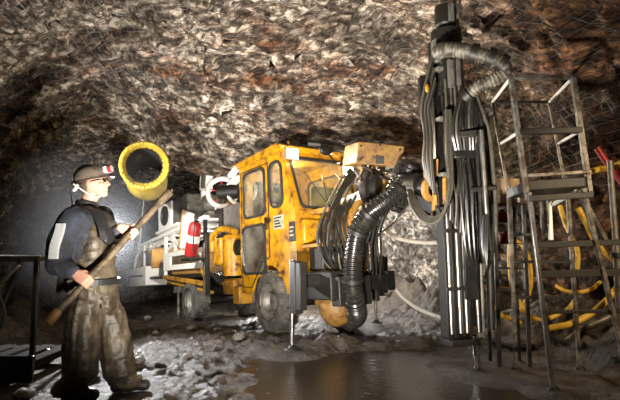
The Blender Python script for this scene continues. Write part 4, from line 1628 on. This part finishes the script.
# navy shirt
sh = MB()
sh.loft([(m(84.5, 206), .085, .10), (m(84.5, 211), .12, .16), (m(85.5, 217), .15, .215), (m(87, 232), .172, .215), (m(89, 252), .17, .20), (m(91, 272), .158, .19), (m(92, 290), .16, .19)])
wr2 = EL_R.lerp(wr, .82)
wl2 = EL_L.lerp(wl_, .84)
sh.capsule([SH_R + V((.02, .02, .0)), SH_R.lerp(EL_R, .45) + V((-.03, -.01, 0)), EL_R + V((-.015, 0, .0)), EL_R.lerp(wr, .5), wr2], [.098, .092, .088, .07, .052], 16)
sh.capsule([SH_L, SH_L.lerp(EL_L, .5) + V((.02, 0, 0)), EL_L, EL_L.lerp(wl_, .5), wl2], [.098, .088, .08, .066, .05], 16)
garment(sh, 'shirt', 'navy', .011, 4, .009, 9, (1, 1, .7))
# collar standing at the neck
co = MB()
co.lathe([(.082, -.03), (.088, .0), (.078, .035), (.07, .035), (.07, -.03)], m(86.5, 205), V((.12, 0, 1)), 26, True)
co.build('collar', 'strap', man, True)
# brown waterproof bib trousers
tr = MB()
tr.loft([(m(91, 258), .165, .205), (m(92, 268), .172, .21), (m(93, 280), .175, .21), (m(93.5, 294), .185, .205), (m(94, 306), .18, .19), (m(94.5, 314), .13, .15)])
legR = [(m(86, 298, -.09), .125), (m(83, 315, -.11), .128), (m(81.5, 335, -.13), .122), (m(80.5, 355, -.13), .120), (m(80.5, 375, -.12), .118), (V((-1.815, 3.88, .11)), .122), (V((-1.82, 3.88, .06)), .118)]
legL = [(m(102, 298, .1), .125), (m(108, 315, .13), .128), (m(113.5, 335, .14), .124), (m(117, 355, .14), .122), (m(119.5, 375, .14), .122), (V((-1.485, 4.12, .11)), .126), (V((-1.48, 4.12, .06)), .122)]
for L_ in (legR, legL):
    tr.loft([(c, r * 1.04, r * .98) for c, r in L_])
tr.loft([(m(101, 224, 0), .075, .15), (m(101, 232, 0), .092, .185), (m(99, 246, 0), .115, .2), (m(96, 262, 0), .14, .205)])
g = remesh(tr, .010, 3)
for v in g.vertices:
    p = v.co
    low = sstep(1.0, .55, p.z) if False else 1 - sstep(.55, 1.05, p.z)
    a_ = noise.noise(V((p.x * 15, p.y * 15, p.z * 2.2)))
    b2 = noise.noise(V((p.x * 7 + p.z * 9, p.y * 9, p.z * 11 - p.x * 4)))
    c2 = noise.noise(V((p.x * 30, p.y * 30, p.z * 9)))
    w_ = .25 + .75 * low
    v.co += v.normal * (w_ * (.018 * (.45 - abs(a_) * 1.6)) + .012 * (.4 - abs(b2) * 1.6) + .004 * c2)
g.transform(Matrix.Translation(-man.matrix_basis.translation))
link('bib_trousers', g, 'leather', man, 0, True, 80)
# belt
bl = MB()
c_ = m(92.5, 281, 0)
prof = []
for k in range(48):
    t = 2 * PI * k / 48
    prof.append(c_ + V((math.cos(t) * .197, math.sin(t) * .228, 0)))
bl_v = []
for k in range(48):
    a_, b2 = prof[k], prof[(k + 1) % 48]
    bl.bar(a_, b2, .012, .045)
bl.build('belt', 'strap', man, True)
# braces over the shoulders
for dy, uu in ((-.12, 0), (.13, 3)):
    b2 = MB()
    k_ = 1 if dy < 0 else 1
    pts_ = spline([m(103 + uu, 240, dy * 1.2 - .06 * k_ if dy < 0 else dy + .05), m(101 + uu, 228, dy * 1.25 - .05 if dy < 0 else dy + .06), m(95 + uu, 214, dy - .045 if dy < 0 else dy), m(86 + uu, 207.5, dy), m(76 + uu, 214, dy * .9), m(70 + uu, 232, dy * .6), m(71, 262, 0)], 6)
    for i in range(len(pts_) - 1):
        b2.bar(pts_[i], pts_[i + 1] + (pts_[i + 1] - pts_[i]) * .2, .045, .014, (pts_[i] - m(90, 240, 0)).normalized())
    b2.build('brace', 'strap', man, True)
# dark scarf flap / radio strap down the chest
b2 = MB()
b2.loft([(m(99, 211, -.02), .045, .12), (m(106, 222, -.02), .06, .15), (m(111, 236, -.02), .05, .16), (m(112.5, 244, -.02), .035, .14)])
g = remesh(b2, .011, 4)
crease(g, .006, 9, 2)
g.transform(Matrix.Translation(-man.matrix_basis.translation))
link('chest_flap', g, 'strap', man, 0, True, 80)
# reflective band on the near sleeve
sa, sb = SH_R.lerp(EL_R, .12), SH_R.lerp(EL_R, .92)
rb_ = MB()
ps = []
for i in range(8):
    q = m(67.5 - 4.5 * i / 7 + .6 * math.sin(i), 224 + 34 * i / 7, -.2)
    ps.append(q + V((0, -.098 - .008 * math.sin(i / 7 * PI) - .05 * (i / 7), 0)))
for a_, b2 in zip(ps, ps[1:]):
    rb_.bar(a_, b2 + (b2 - a_) * .1, .07, .022, (0, -1, 0))
rb_.build('reflective_band', 'reflect', man, True, bevel=.004)
# battery pouch on the belt
MB().box(m(66, 284, -.1), (.1, .13, .16), Matrix.Rotation(.15, 3, 'Y')).build('pouch', 'boot', man, True, bevel=.025)
MB().box(m(73, 287, -.2), (.07, .05, .12)).box(m(73, 281, -.21), (.075, .06, .03)).build('tool_case', 'grey', man, True, bevel=.012)
# boots
for (x, y), yaw in zip(MAN_FEET, (-.1, .15)):
    bt = MB()
    r = Matrix.Rotation(yaw, 3, 'Z')
    o_ = V((x, y, 0))
    bt.capsule([o_ + V((0, 0, .2)), o_ + V((0, 0, .07))], [.068, .062], 14)
    bt.capsule([o_ + r @ V((-.05, 0, .045)), o_ + r @ V((.1, 0, .055)), o_ + r @ V((.17, 0, .048))], [.048, .052, .046], 14)
    g = remesh(bt, .01, 3)
    for v in g.vertices:
        v.co.z = max(v.co.z, .005)
    g.transform(Matrix.Translation(-man.matrix_basis.translation))
    link('boot', g, 'boot', man)
# hair at the back and sides under the helmet
hr = MB()
hr.sph(H(-.028, 0, -.005), (.084, .08, .075), 20, 14, tilt)
hr.sph(H(-.055, 0, -.045), (.05, .066, .05), 16, 10, tilt)
g = remesh(hr, .008, 2)
g.transform(Matrix.Translation(-man.matrix_basis.translation))
link('hair', g, 'hair', man)
# helmet, tipped back
ht = Matrix.Rotation(math.radians(-17), 3, 'Y')
HT = m(91.5, 182, 0)


def hp(x, y, z):
    return HT + ht @ V((x, y, z))


he = MB()
n = 32
rings = [(0, 1.0), (.02, 1.0), (.05, .955), (.08, .85), (.102, .66), (.114, .42), (.119, .16), (.12, .01)]
vs, fs = [], []
for z, r in rings:
    for k in range(n):
        t = 2 * PI * k / n
        vs.append(hp(.132 * r * math.cos(t), .108 * r * math.sin(t), z + .012))
for i in range(len(rings) - 1):
    for k in range(n):
        j = (k + 1) % n
        fs.append((i * n + k, i * n + j, (i + 1) * n + j, (i + 1) * n + k))
he.add(vs, fs)
# rim and peak
vs, fs = [], []
for r, z in ((.98, .014), (1.10, .004), (1.11, -.004), (.98, .002)):
    for k in range(n):
        t = 2 * PI * k / n
        ext = 1 + .22 * max(0, math.cos(t)) ** 3
        vs.append(hp(.132 * (r if r < 1 else r * ext) * math.cos(t), .108 * r * math.sin(t), z - (.012 * max(0, math.cos(t)) if r > 1 else 0)))
for i in range(4):
    i2 = (i + 1) % 4
    for k in range(n):
        j = (k + 1) % n
        fs.append((i * n + k, i * n + j, i2 * n + j, i2 * n + k))
he.add(vs, fs)
for yy in (-.035, 0, .035):
    he.tube([hp(.105, yy, .075), hp(.05, yy, .122), hp(-.03, yy, .133), hp(-.1, yy, .095), hp(-.125, yy, .05)], .008, 6)
helmet = he.build('helmet', 'helmet', man, True, angle=50)
MB().box(hp(.138, 0, .062), (.03, .06, .05), ht).build('lamp_bracket', 'white', helmet, True, bevel=.006)
MB().cyl(hp(.15, 0, .062), hp(.185, 0, .06), .03, .033, 20).build('lamp_head', 'red', helmet, True, bevel=.004)
MB().cyl(hp(.185, 0, .06), hp(.188, 0, .06), .027, .027, 20).build('lamp_glass', 'lens', helmet, True)
MB().tube([hp(.13, .02, .07), hp(.05, .05, .125), hp(-.06, .03, .125), hp(-.14, -.02, .04), hp(-.165, -.03, -.03), m(72, 204, -.1), m(70, 222, -.12), m(68, 252, -.13), m(67, 276, -.1)], .0055, 6).build('lamp_cable', 'rubber', man, True)
MB().tube([hp(-.1, -.1, .0), hp(-.06, -.1, -.05), H(-.01, -.07, -.1), H(.04, -.05, -.125)], .005, 6).build('chin_strap', 'white', man, True)
MB().tube([hp(-.135, 0, .0), hp(-.14, -.03, -.028), hp(-.08, -.09, -.02)], .014, 8).build('neck_band', 'white', man, True)
# glasses
gl = MB()
for sy in (-1, 1):
    gl.tube([H(.098, .052 * sy, .006), H(.05, .074 * sy, .006), H(-.02, .082 * sy, .003)], .0035, 6)
gl.tube([H(.098, -.052, .006), H(.112, -.02, .01), H(.114, 0, .012), H(.112, .02, .01), H(.098, .052, .006)], .0035, 6)
gf = gl.build('glasses', 'strap', man, True)
for sy in (-1, 1):
    MB().sph(H(.104, .034 * sy, .0), (.006, .024, .017), 14, 8, tilt @ Matrix.Rotation(sy * .25, 3, 'Z')).build('lens', 'lens_dark', gf, True)

# the pole he holds
pl = thing('scaling_pole', 'long worn wooden pole held slanting across the body of the person in the helmet', 'pole', POLE_A)
n = 14
pts_ = [POLE_A.lerp(POLE_B, k / n) + V((0, 0, .004 * math.sin(k * 1.7))) for k in range(n + 1)]
MB().tube(pts_, lambda t: .026 + .002 * math.sin(t * 25), 14, 3).build('shaft', 'wood', pl, True)
MB().cyl(POLE_A - PA * .01, POLE_A + PA * .10, .038, .033, 18).build('butt_sleeve', 'ochre', pl, True, bevel=.004)
MB().cyl(POLE_B - PA * .12, POLE_B + PA * .01, .031, .034, 16).cyl(POLE_B, POLE_B + PA * .04, .022, .01, 12).build('tip_socket', 'wood', pl, True)
# ------------------------------------------------------------------ steel service platform on the right
SN = [V((1.70, 4.1, 0)), V((2.205, 4.1, 0)), V((1.80, 4.83, 0)), V((2.33, 4.83, 0))]
ZP, ZT = 1.74, 2.575
plat = thing('service_platform', 'tall steel service platform with guard rails standing right of the drill mast', 'platform', (2.0, 4.45, 0))


def up3(p, z):
    return V((p.x, p.y, z))


tops = [up3(P(511, 80, 4.1), ZT), up3(P(573, 77, 4.1), ZT), V((1.80, 4.83, ZT)), V((2.36, 4.83, ZT))]
bots = [P(527, 188, 4.1), P(590, 184, 4.1), V((1.93, 4.83, 1.74)), V((2.5, 4.83, 1.74))]
for k, (a_, b2) in enumerate(zip(tops, bots)):
    MB().bar(b2 - V((0, 0, .1)), a_, .04 if k < 2 else .025, .04 if k < 2 else .025).build('guard_post', 'galv', plat, True, bevel=.004)


def rail(a_, b2, w=.035, material='galv', name='guard_rail'):
    return MB().bar(a_, b2, w, w).build(name, material, plat, True, bevel=.004)


mids = [a_.lerp(b2, .5) for a_, b2 in zip(tops, bots)]
rail(tops[0], tops[1])
rail(mids[0], mids[1], .05, 'dark')
rail(tops[0], tops[2], .022, 'white')
rail(tops[1], tops[3], .022, 'white')
rail(mids[0], mids[2], .022, 'white')
rail(mids[1], mids[3], .022, 'white')
rail(tops[2], tops[3], .025, 'dark')
wbox('deck_plate', [bots[0] + V((0, 0, -.02)), bots[1] + V((0, 0, -.02)), bots[1] + V((-.01, 0, .06)), bots[0] + V((-.01, 0, .06))], (.12, .72, 0), 'dark', plat, .006)
rail(bots[0] + V((0, -.02, -.09)), bots[1] + V((0, -.02, -.09)), .05, 'dark', 'deck_beam')
rail(bots[0] + V((0, -.02, .1)), bots[1] + V((0, -.02, .1)), .03, 'galv', 'toe_rail')
LEG_T = [P(529, 192, 4.08), P(583, 188, 4.08), bots[2], bots[3]]
for k, (t_, f_) in enumerate(zip(LEG_T, STAND_FEET)):
    f2 = f_ + V((0, 0, .0))
    MB().bar(f2, t_, .036, .036).build('leg', 'steel' if k == 0 else 'galv', plat, True, bevel=.006)
    MB().cyl(f2, f2 + V((0, 0, .02)), .05, .045, 14).build('foot', 'dark', plat, True)
for z, w, mt in ((1.17, .05, 'dark'), (.93, .06, 'dark'), (.62, .03, 'dark')):
    t0 = (z - STAND_FEET[0].z) / (LEG_T[0].z - STAND_FEET[0].z)
    a_, b2 = STAND_FEET[0].lerp(LEG_T[0], t0), STAND_FEET[1].lerp(LEG_T[1], t0)
    rail(a_ + V((0, .03, 0)), b2 + V((.25, .03, 0)), w, mt, 'cross_beam')
    a_, b2 = STAND_FEET[2].lerp(LEG_T[2], t0), STAND_FEET[3].lerp(LEG_T[3], t0)
    rail(a_, b2, .03, mt, 'cross_beam')
rail(P(552, 205, 4.4), P(577, 191, 4.15), .03, 'white', 'brace')
rail(P(578, 190, 4.1), P(605, 240, 4.15), .04, 'galv', 'brace')
rail(P(549, 200, 4.7), P(551, 240, 4.7), .035, 'white', 'hanger')
rail(P(541, 198, 4.5), P(543, 236, 4.6), .025, 'galv', 'hanger')

# narrow shelf rack between the mast and the platform --------------------------
rk = thing('shelf_rack', 'narrow dark steel rack of shelves close beside the drill mast', 'rack', (1.98, 5.05, 0))
RX0, RX1, RY0, RY1 = 1.83, 2.12, 4.95, 5.2
for x in (RX0, RX1):
    for y in (RY0, RY1):
        MB().bar((x, y, 0), (x, y, 1.57), .035, .035).build('post', 'dark', rk, True, bevel=.004)
SHZ = [P(515, v, 4.95).z for v in (290, 268, 243, 221, 204)]
for z in SHZ:
    MB().bb(RX0 - .02, RX1 + .02, RY0 - .01, RY1 + .01, z - .012, z).build('shelf', 'dark', rk, True, bevel=.003)
cb = thing('cardboard_box', 'pale tan box on top of the narrow shelf rack beside the platform', 'box', (1.97, 5.06, SHZ[4]))
bxr = Matrix.Rotation(.3, 3, 'Z')
MB().box((0, 0, .13), (.24, .2, .26), bxr).build('carton', 'card', cb, bevel=.008)
MB().box((0, 0, .262), (.242, .04, .004), bxr).build('tape', 'white', cb)
MB().box(bxr @ V((.02, -.101, .11)), (.16, .004, .12), bxr).build('label_patch', 'white', cb)
for k, (z, lb) in enumerate(((SHZ[3], 'upper small red canister on the narrow shelf rack'), (SHZ[2], 'lower small red canister on the narrow shelf rack'))):
    cn = thing('canister', lb, 'canister', (1.93 + .03 * k, 5.03, z), 'red canisters on the shelf rack')
    MB().lathe([(.001, 0), (.055, 0), (.06, .01), (.06, .085), (.03, .1), (.001, .1)], (0, 0, 0), (0, 0, 1), 20).build('can', 'red', cn)
    MB().cyl((0, 0, .1), (0, 0, .12), .02).build('cap', 'dark', cn)

# prop at the right edge -------------------------------------------------------
for k, (u0, u1, lb) in enumerate(((612, 609, 'grey steel prop at the right edge, the one nearer the platform'), (628, 623, 'grey steel prop at the right edge, the outermost one'))):
    q = P(u0, 165, 4.6)
    gz = ground(q.x + .0, 4.6)
    pr = thing('steel_prop', lb, 'prop', (q.x, 4.6, gz), 'steel props at the right edge')
    MB().cyl((q.x, 4.6, gz - .02), (q.x, 4.6, 1.1), .035, .035, 16).build('outer_tube', 'galv', pr, True)
    MB().cyl((q.x, 4.6, 1.05), (q.x - .02, 4.6, 1.95), .027, .027, 16).build('inner_tube', 'grey', pr, True)
    MB().cyl((q.x, 4.6, 1.06), (q.x, 4.6, 1.1), .055, .055, 18).build('collar', 'dark', pr, True)
    MB().cyl((q.x, 4.6, gz - .02), (q.x, 4.6, gz + .012), .08, .08, 20).build('base_plate', 'dark', pr, True)


# hoses -----------------------------------------------------------------------
def hose(label, name, cat, pts, r, material, group=None, ends=True):
    o = MB().tube(pts, r, 12, 8).build(name, material)
    return centre(tag(o, label, cat, group))


YG = 'yellow hoses hanging behind the platform'
hose('yellow hose curving down beside the foot of the drill mast', 'yellow_hose', 'hose', [P(489, 246, 5.5), P(482, 258, 5.4), P(480, 272, 5.3), P(483, 290, 5.3), P(492, 305, 5.3), P(503, 316, 5.4), P(520, 323, 5.6)], .025, 'yellow_hose', YG)
hose('yellow hose hanging straight behind the shelf rack, its left strand', 'yellow_hose', 'hose', [P(513, 214, 5.7), P(510, 240, 5.6), P(510, 262, 5.5), P(512, 283, 5.5), P(519, 302, 5.5), P(530, 316, 5.5), P(545, 322, 5.7)], .027, 'yellow_hose', YG)
hose('yellow hose looping behind the shelf rack, its right strand', 'yellow_hose', 'hose', [P(514, 240, 5.9), P(523, 246, 5.8), P(529, 260, 5.7), P(531, 278, 5.7), P(528, 296, 5.7), P(520, 312, 5.7)], .025, 'yellow_hose', YG)
hose('yellow hose falling behind the platform legs under the deck', 'yellow_hose', 'hose', [P(560, 206, 5.4), P(566, 225, 5.3), P(575, 243, 5.2), P(578, 256, 5.2), P(577, 270, 5.2)], .025, 'yellow_hose', YG)
hose('bright yellow hose running down to the right edge under the deck', 'yellow_hose', 'hose', [P(578, 208, 4.95), P(586, 222, 4.95), P(593, 237, 5.0), P(603, 250, 4.95), P(617, 262, 4.85), P(632, 268, 4.75)], .03, 'yellow_hose', YG)
hose('thick yellow hose sweeping low from the right edge towards the ground', 'yellow_hose', 'hose', [P(628, 272, 4.85), P(617, 288, 4.85), P(604, 303, 4.85), P(589, 315, 4.9), P(570, 324, 4.9), P(550, 328, 5.0)], .03, 'yellow_hose', YG)
hose('yellow hose making a wide low curve behind the platform leg', 'yellow_hose', 'hose', [P(556, 286, 5.3), P(566, 291, 5.2), P(580, 292, 5.2), P(592, 289, 5.2), P(600, 282, 5.3)], .02, 'yellow_hose', YG)
hose('short yellow hose bending down behind the lower cross beam', 'yellow_hose', 'hose', [P(577, 291, 5.5), P(574, 302, 5.4), P(565, 312, 5.4), P(550, 318, 5.4)], .024, 'yellow_hose', YG)
hose('yellow hose slung across the rock at the upper right edge', 'yellow_hose', 'hose', [P(590, 172, 4.85), P(600, 169, 4.85), P(612, 167, 4.75), P(628, 160, 4.75)], .03, 'yellow_hose', YG)
hose('red hose slanting down the rock at the right edge', 'red_hose', 'hose', [P(597, 148, 5.0), P(605, 160, 4.98), P(614, 172, 4.95), P(628, 190, 4.9)], .032, 'red', None)
hose('pale cable sagging across the lit rock wall, the upper of two', 'pale_cable', 'cable', [P(384, 229, 8.2), P(390, 235, 8.0), P(400, 239, 7.8), P(415, 242, 7.5), P(432, 243, 7.2), P(450, 241, 6.9)], .03, 'white_hose', 'pale cables on the right wall')
hose('pale cable drooping to the ground before the lit wall, the lower of two', 'pale_cable', 'cable', [P(380, 228, 8.2), P(381, 250, 8.0), P(386, 272, 7.7), P(396, 290, 7.4), P(412, 305, 7.1), P(430, 314, 6.8), P(448, 320, 6.5)], .026, 'white_hose', 'pale cables on the right wall')

# pipes lying on the ground on the right
def ground_pipe(label, pts, r, material):
    ps_ = []
    for u, v, z in pts:
        q = PZ(u, v, z)
        ps_.append(V((q.x, q.y, ground(q.x, q.y) + r)))
    return hose(label, 'ground_pipe', 'pipe', ps_, r, material, 'pipes on the ground under the platform')


ground_pipe('grey pipe snaking along the ground from the mast foot to the right', [(482, 330, .1), (505, 333, .08), (530, 340, .05), (548, 345, .02), (562, 352, .02), (585, 352, .05), (612, 348, .1)], .035, 'galv')
ground_pipe('dark rusty pipe lying farthest back on the ground under the platform', [(482, 322, .12), (520, 325, .12), (560, 328, .12), (625, 322, .15)], .04, 'ochre')
ground_pipe('dark pipe lying nearest on the ground in front of the platform', [(488, 345, .03), (510, 350, .02), (535, 354, .0)], .03, 'dark')

# dark steel trolley at the left edge ---------------------------------------
tr_ = thing('steel_trolley', 'dark steel frame trolley standing at the left edge on the mud', 'trolley', FRAME_C)
fx, fy = FRAME_C.x, FRAME_C.y
zp = .2
bd_ = MB()
for k in range(7):
    bd_.bb(-.7 + .19 * k, -.58 + .19 * k, -.42, .42, .1, .17)
bd_.bb(-.7, .62, .3, .42, .08, .16).build('bed', 'bed_dark', tr_, bevel=.008)
MB().bb(-.7, .62, -.45, -.41, .02, .24).build('bed_rail', 'black', tr_, bevel=.006)
tp_ = P(40, 256, fy - .38)
for dx, dy in ((.58, -.38), (-.66, -.38), (.58, .38), (-.66, .38)):
    MB().bar((dx, dy, .18), (dx, dy, 1.06), .04, .04).build('post', 'dark', tr_, bevel=.004)
for dy in (-.38, .38):
    MB().bar((-.68, dy, 1.05), (.6, dy, 1.05), .05, .05).build('top_rail', 'dark', tr_, bevel=.004)
MB().bar((.58, -.4, 1.05), (.58, .4, 1.05), .04, .04).build('end_rail', 'dark', tr_, bevel=.004)
MB().bar((.1, -.38, .2), (.45, -.38, 1.05), .05, .04).build('brace', 'dark', tr_, bevel=.004)
MB().tube([(.45, -.42, 1.0), (.3, -.44, .8), (.36, -.44, .55), (.2, -.44, .3)], .016, 8).build('hanging_chain', 'grey', tr_)
for dx in (-.4, .35):
    for dy in (-.3, .3):
        MB().cyl((dx, dy - .04, .08), (dx, dy + .04, .08), .08, .08, 20).build('wheel', 'rubber', tr_)

# loose stones on the ground ---------------------------------------------------
rng = random.Random(11)
spots = []
for _ in range(400):
    x, y = rng.uniform(-3.2, 3.0), rng.uniform(3.9, 9.5)
    if any(math.hypot(x - a_, y - b2) < r + .12 for a_, b2, r, h in FLAT):
        continue
    l = RIG_I @ V((x, y, 0))
    if -3.4 < l.x < .7 and -1.1 < l.y < .9 or abs(x - .75) < 1.4 and abs(y - 4.7) < 1.2:
        continue
    if x > 1.6 and y < 5.6:
        continue
    if all(math.hypot(x - a_, y - b2) > .35 for a_, b2 in spots):
        spots.append((x, y))
    if len(spots) == 30:
        break
for k, (x, y) in enumerate(spots):
    r = rng.uniform(.035, .085)
    bm = bmesh.new()
    bmesh.ops.create_icosphere(bm, subdivisions=3, radius=1)
    off = V((k * 3.7, 0, 0))
    for v in bm.verts:
        c = noise.voronoi(v.co * 1.1 + off)[0][0]
        v.co *= .75 + .45 * c + .12 * noise.noise(v.co * 3 + off)
        v.co = V((v.co.x * r * 1.25, v.co.y * r, v.co.z * r * .7))
    me = bpy.data.meshes.new('stone')
    bm.to_mesh(me)
    bm.free()
    o = link('stone', me, 'stone', None, 0, True, 30)
    lo = min(v.co.z for v in me.vertices)
    me.transform(Matrix.Translation((0, 0, -lo)))
    o.location = (x, y, ground(x, y) - .012)
    o.rotation_euler.z = rng.uniform(0, 6)
    tag(o, 'loose grey stone lying on the wet mud floor', 'stone', 'loose stones on the mud')
# haze of dust round the lamp behind the miner
hm = bpy.data.materials.new('dust_haze')
hm.use_nodes = True
nt = hm.node_tree
nt.nodes.clear()
o_ = nt.nodes.new('ShaderNodeOutputMaterial')
vs_ = nt.nodes.new('ShaderNodeVolumeScatter')
vs_.inputs['Color'].default_value = (.92, .94, 1, 1)
vs_.inputs['Anisotropy'].default_value = .35
tc_ = nt.nodes.new('ShaderNodeTexCoord')
gr_ = nt.nodes.new('ShaderNodeTexGradient')
gr_.gradient_type = 'SPHERICAL'
mp_ = nt.nodes.new('ShaderNodeMapping')
mp_.inputs['Scale'].default_value = (.8, .8, .8)
nt.links.new(tc_.outputs['Object'], mp_.inputs['Vector'])
nt.links.new(mp_.outputs['Vector'], gr_.inputs['Vector'])
mu_ = nt.nodes.new('ShaderNodeMath')
mu_.operation = 'MULTIPLY'
mu_.inputs[1].default_value = .06
nt.links.new(gr_.outputs['Fac'], mu_.inputs[0])
nt.links.new(mu_.outputs[0], vs_.inputs['Density'])
nt.links.new(vs_.outputs[0], o_.inputs['Volume'])
hz = MB().sph((0, 0, 0), (1.25, 1.25, 1.25), 32, 20).build('haze', hm)
hz.location = (-2.75, 6.5, 1.4)
tag(hz, 'thin grey dust haze glowing in the tunnel behind the man', 'haze', kind='stuff')
def spot(name, loc, target, power, col=(1, 1, 1), size=60, blend=.6, radius=.1):
    d = bpy.data.lights.new(name, 'SPOT')
    d.energy = power
    d.color = col
    d.spot_size = math.radians(size)
    d.spot_blend = blend
    d.shadow_soft_size = radius
    o = bpy.data.objects.new(name, d)
    COL.objects.link(o)
    o.location = loc
    o.rotation_euler = (V(target) - V(loc)).to_track_quat('-Z', 'Y').to_euler()
    return o


def point(name, loc, power, col=(1, 1, 1), radius=.1):
    d = bpy.data.lights.new(name, 'POINT')
    d.energy = power
    d.color = col
    d.shadow_soft_size = radius
    o = bpy.data.objects.new(name, d)
    COL.objects.link(o)
    o.location = loc
    return o


spot('roof_flood', (-.2, 2.0, .35), (-.2, 7.4, 3.5), 1200, (1, .92, .81), 100, .9, .12)
spot('mouth_fill', (-3.7, 5.0, .5), (-.6, 7.6, 3.5), 820, (1, .95, .88), 75, .8, .12)  # unseen spot, added out of frame to brighten the roof lip
spot('deck_fill', (-3.95, 5.6, 2.5), (-2.3, 9.3, 1.4), 680, (1, .96, .88), 55, .7, .12)  # unseen spot, added to brighten the rear deck of the rig
spot('cab_flood', (.0, 1.5, 1.9), (-.1, 6.8, 1.5), 230, (1, .9, .76), 42, .9, .12)
spot('platform_fill', (3.3, 1.4, 2.5), (2.7, 5.2, .8), 300, (1, .76, .48), 56, .9, .12)  # unseen warm spot, added to light the platform and the rock behind it
spot('back_lamp', (-2.62, 6.6, 1.3), (-1.6, 3, .6), 300, (.97, .98, 1), 150, .6, .06)
point('behind_rig', (.62, 9.0, 1.2), 110, (1, .97, .92), .3)
point('far_side', (-.76, 10.2, .75), 150, (1, .97, .92), .3)
for L_ in LAMPS:
    p = RIG_M @ (L_ + V((.08, 0, 0)))
    spot('cab_lamp', p, RIG_M @ (L_ + V((3, -.2, -.3))), 70, (1, .84, .58), 150, .7, .06)
point('dome_lamp', RIG_M @ V((-.1, -.3, 2.2)), 18, (1, .88, .62), .05)
w = bpy.data.worlds.new('world')
SC.world = w
w.use_nodes = True
w.node_tree.nodes['Background'].inputs['Color'].default_value = (.5, .52, .55, 1)
w.node_tree.nodes['Background'].inputs['Strength'].default_value = .01
SC.view_settings.view_transform = 'Standard'
SC.view_settings.look = 'None'
SC.view_settings.exposure = .75
SC.view_settings.gamma = 1
SC.cycles.use_denoising = True
SC.cycles.max_bounces = 6
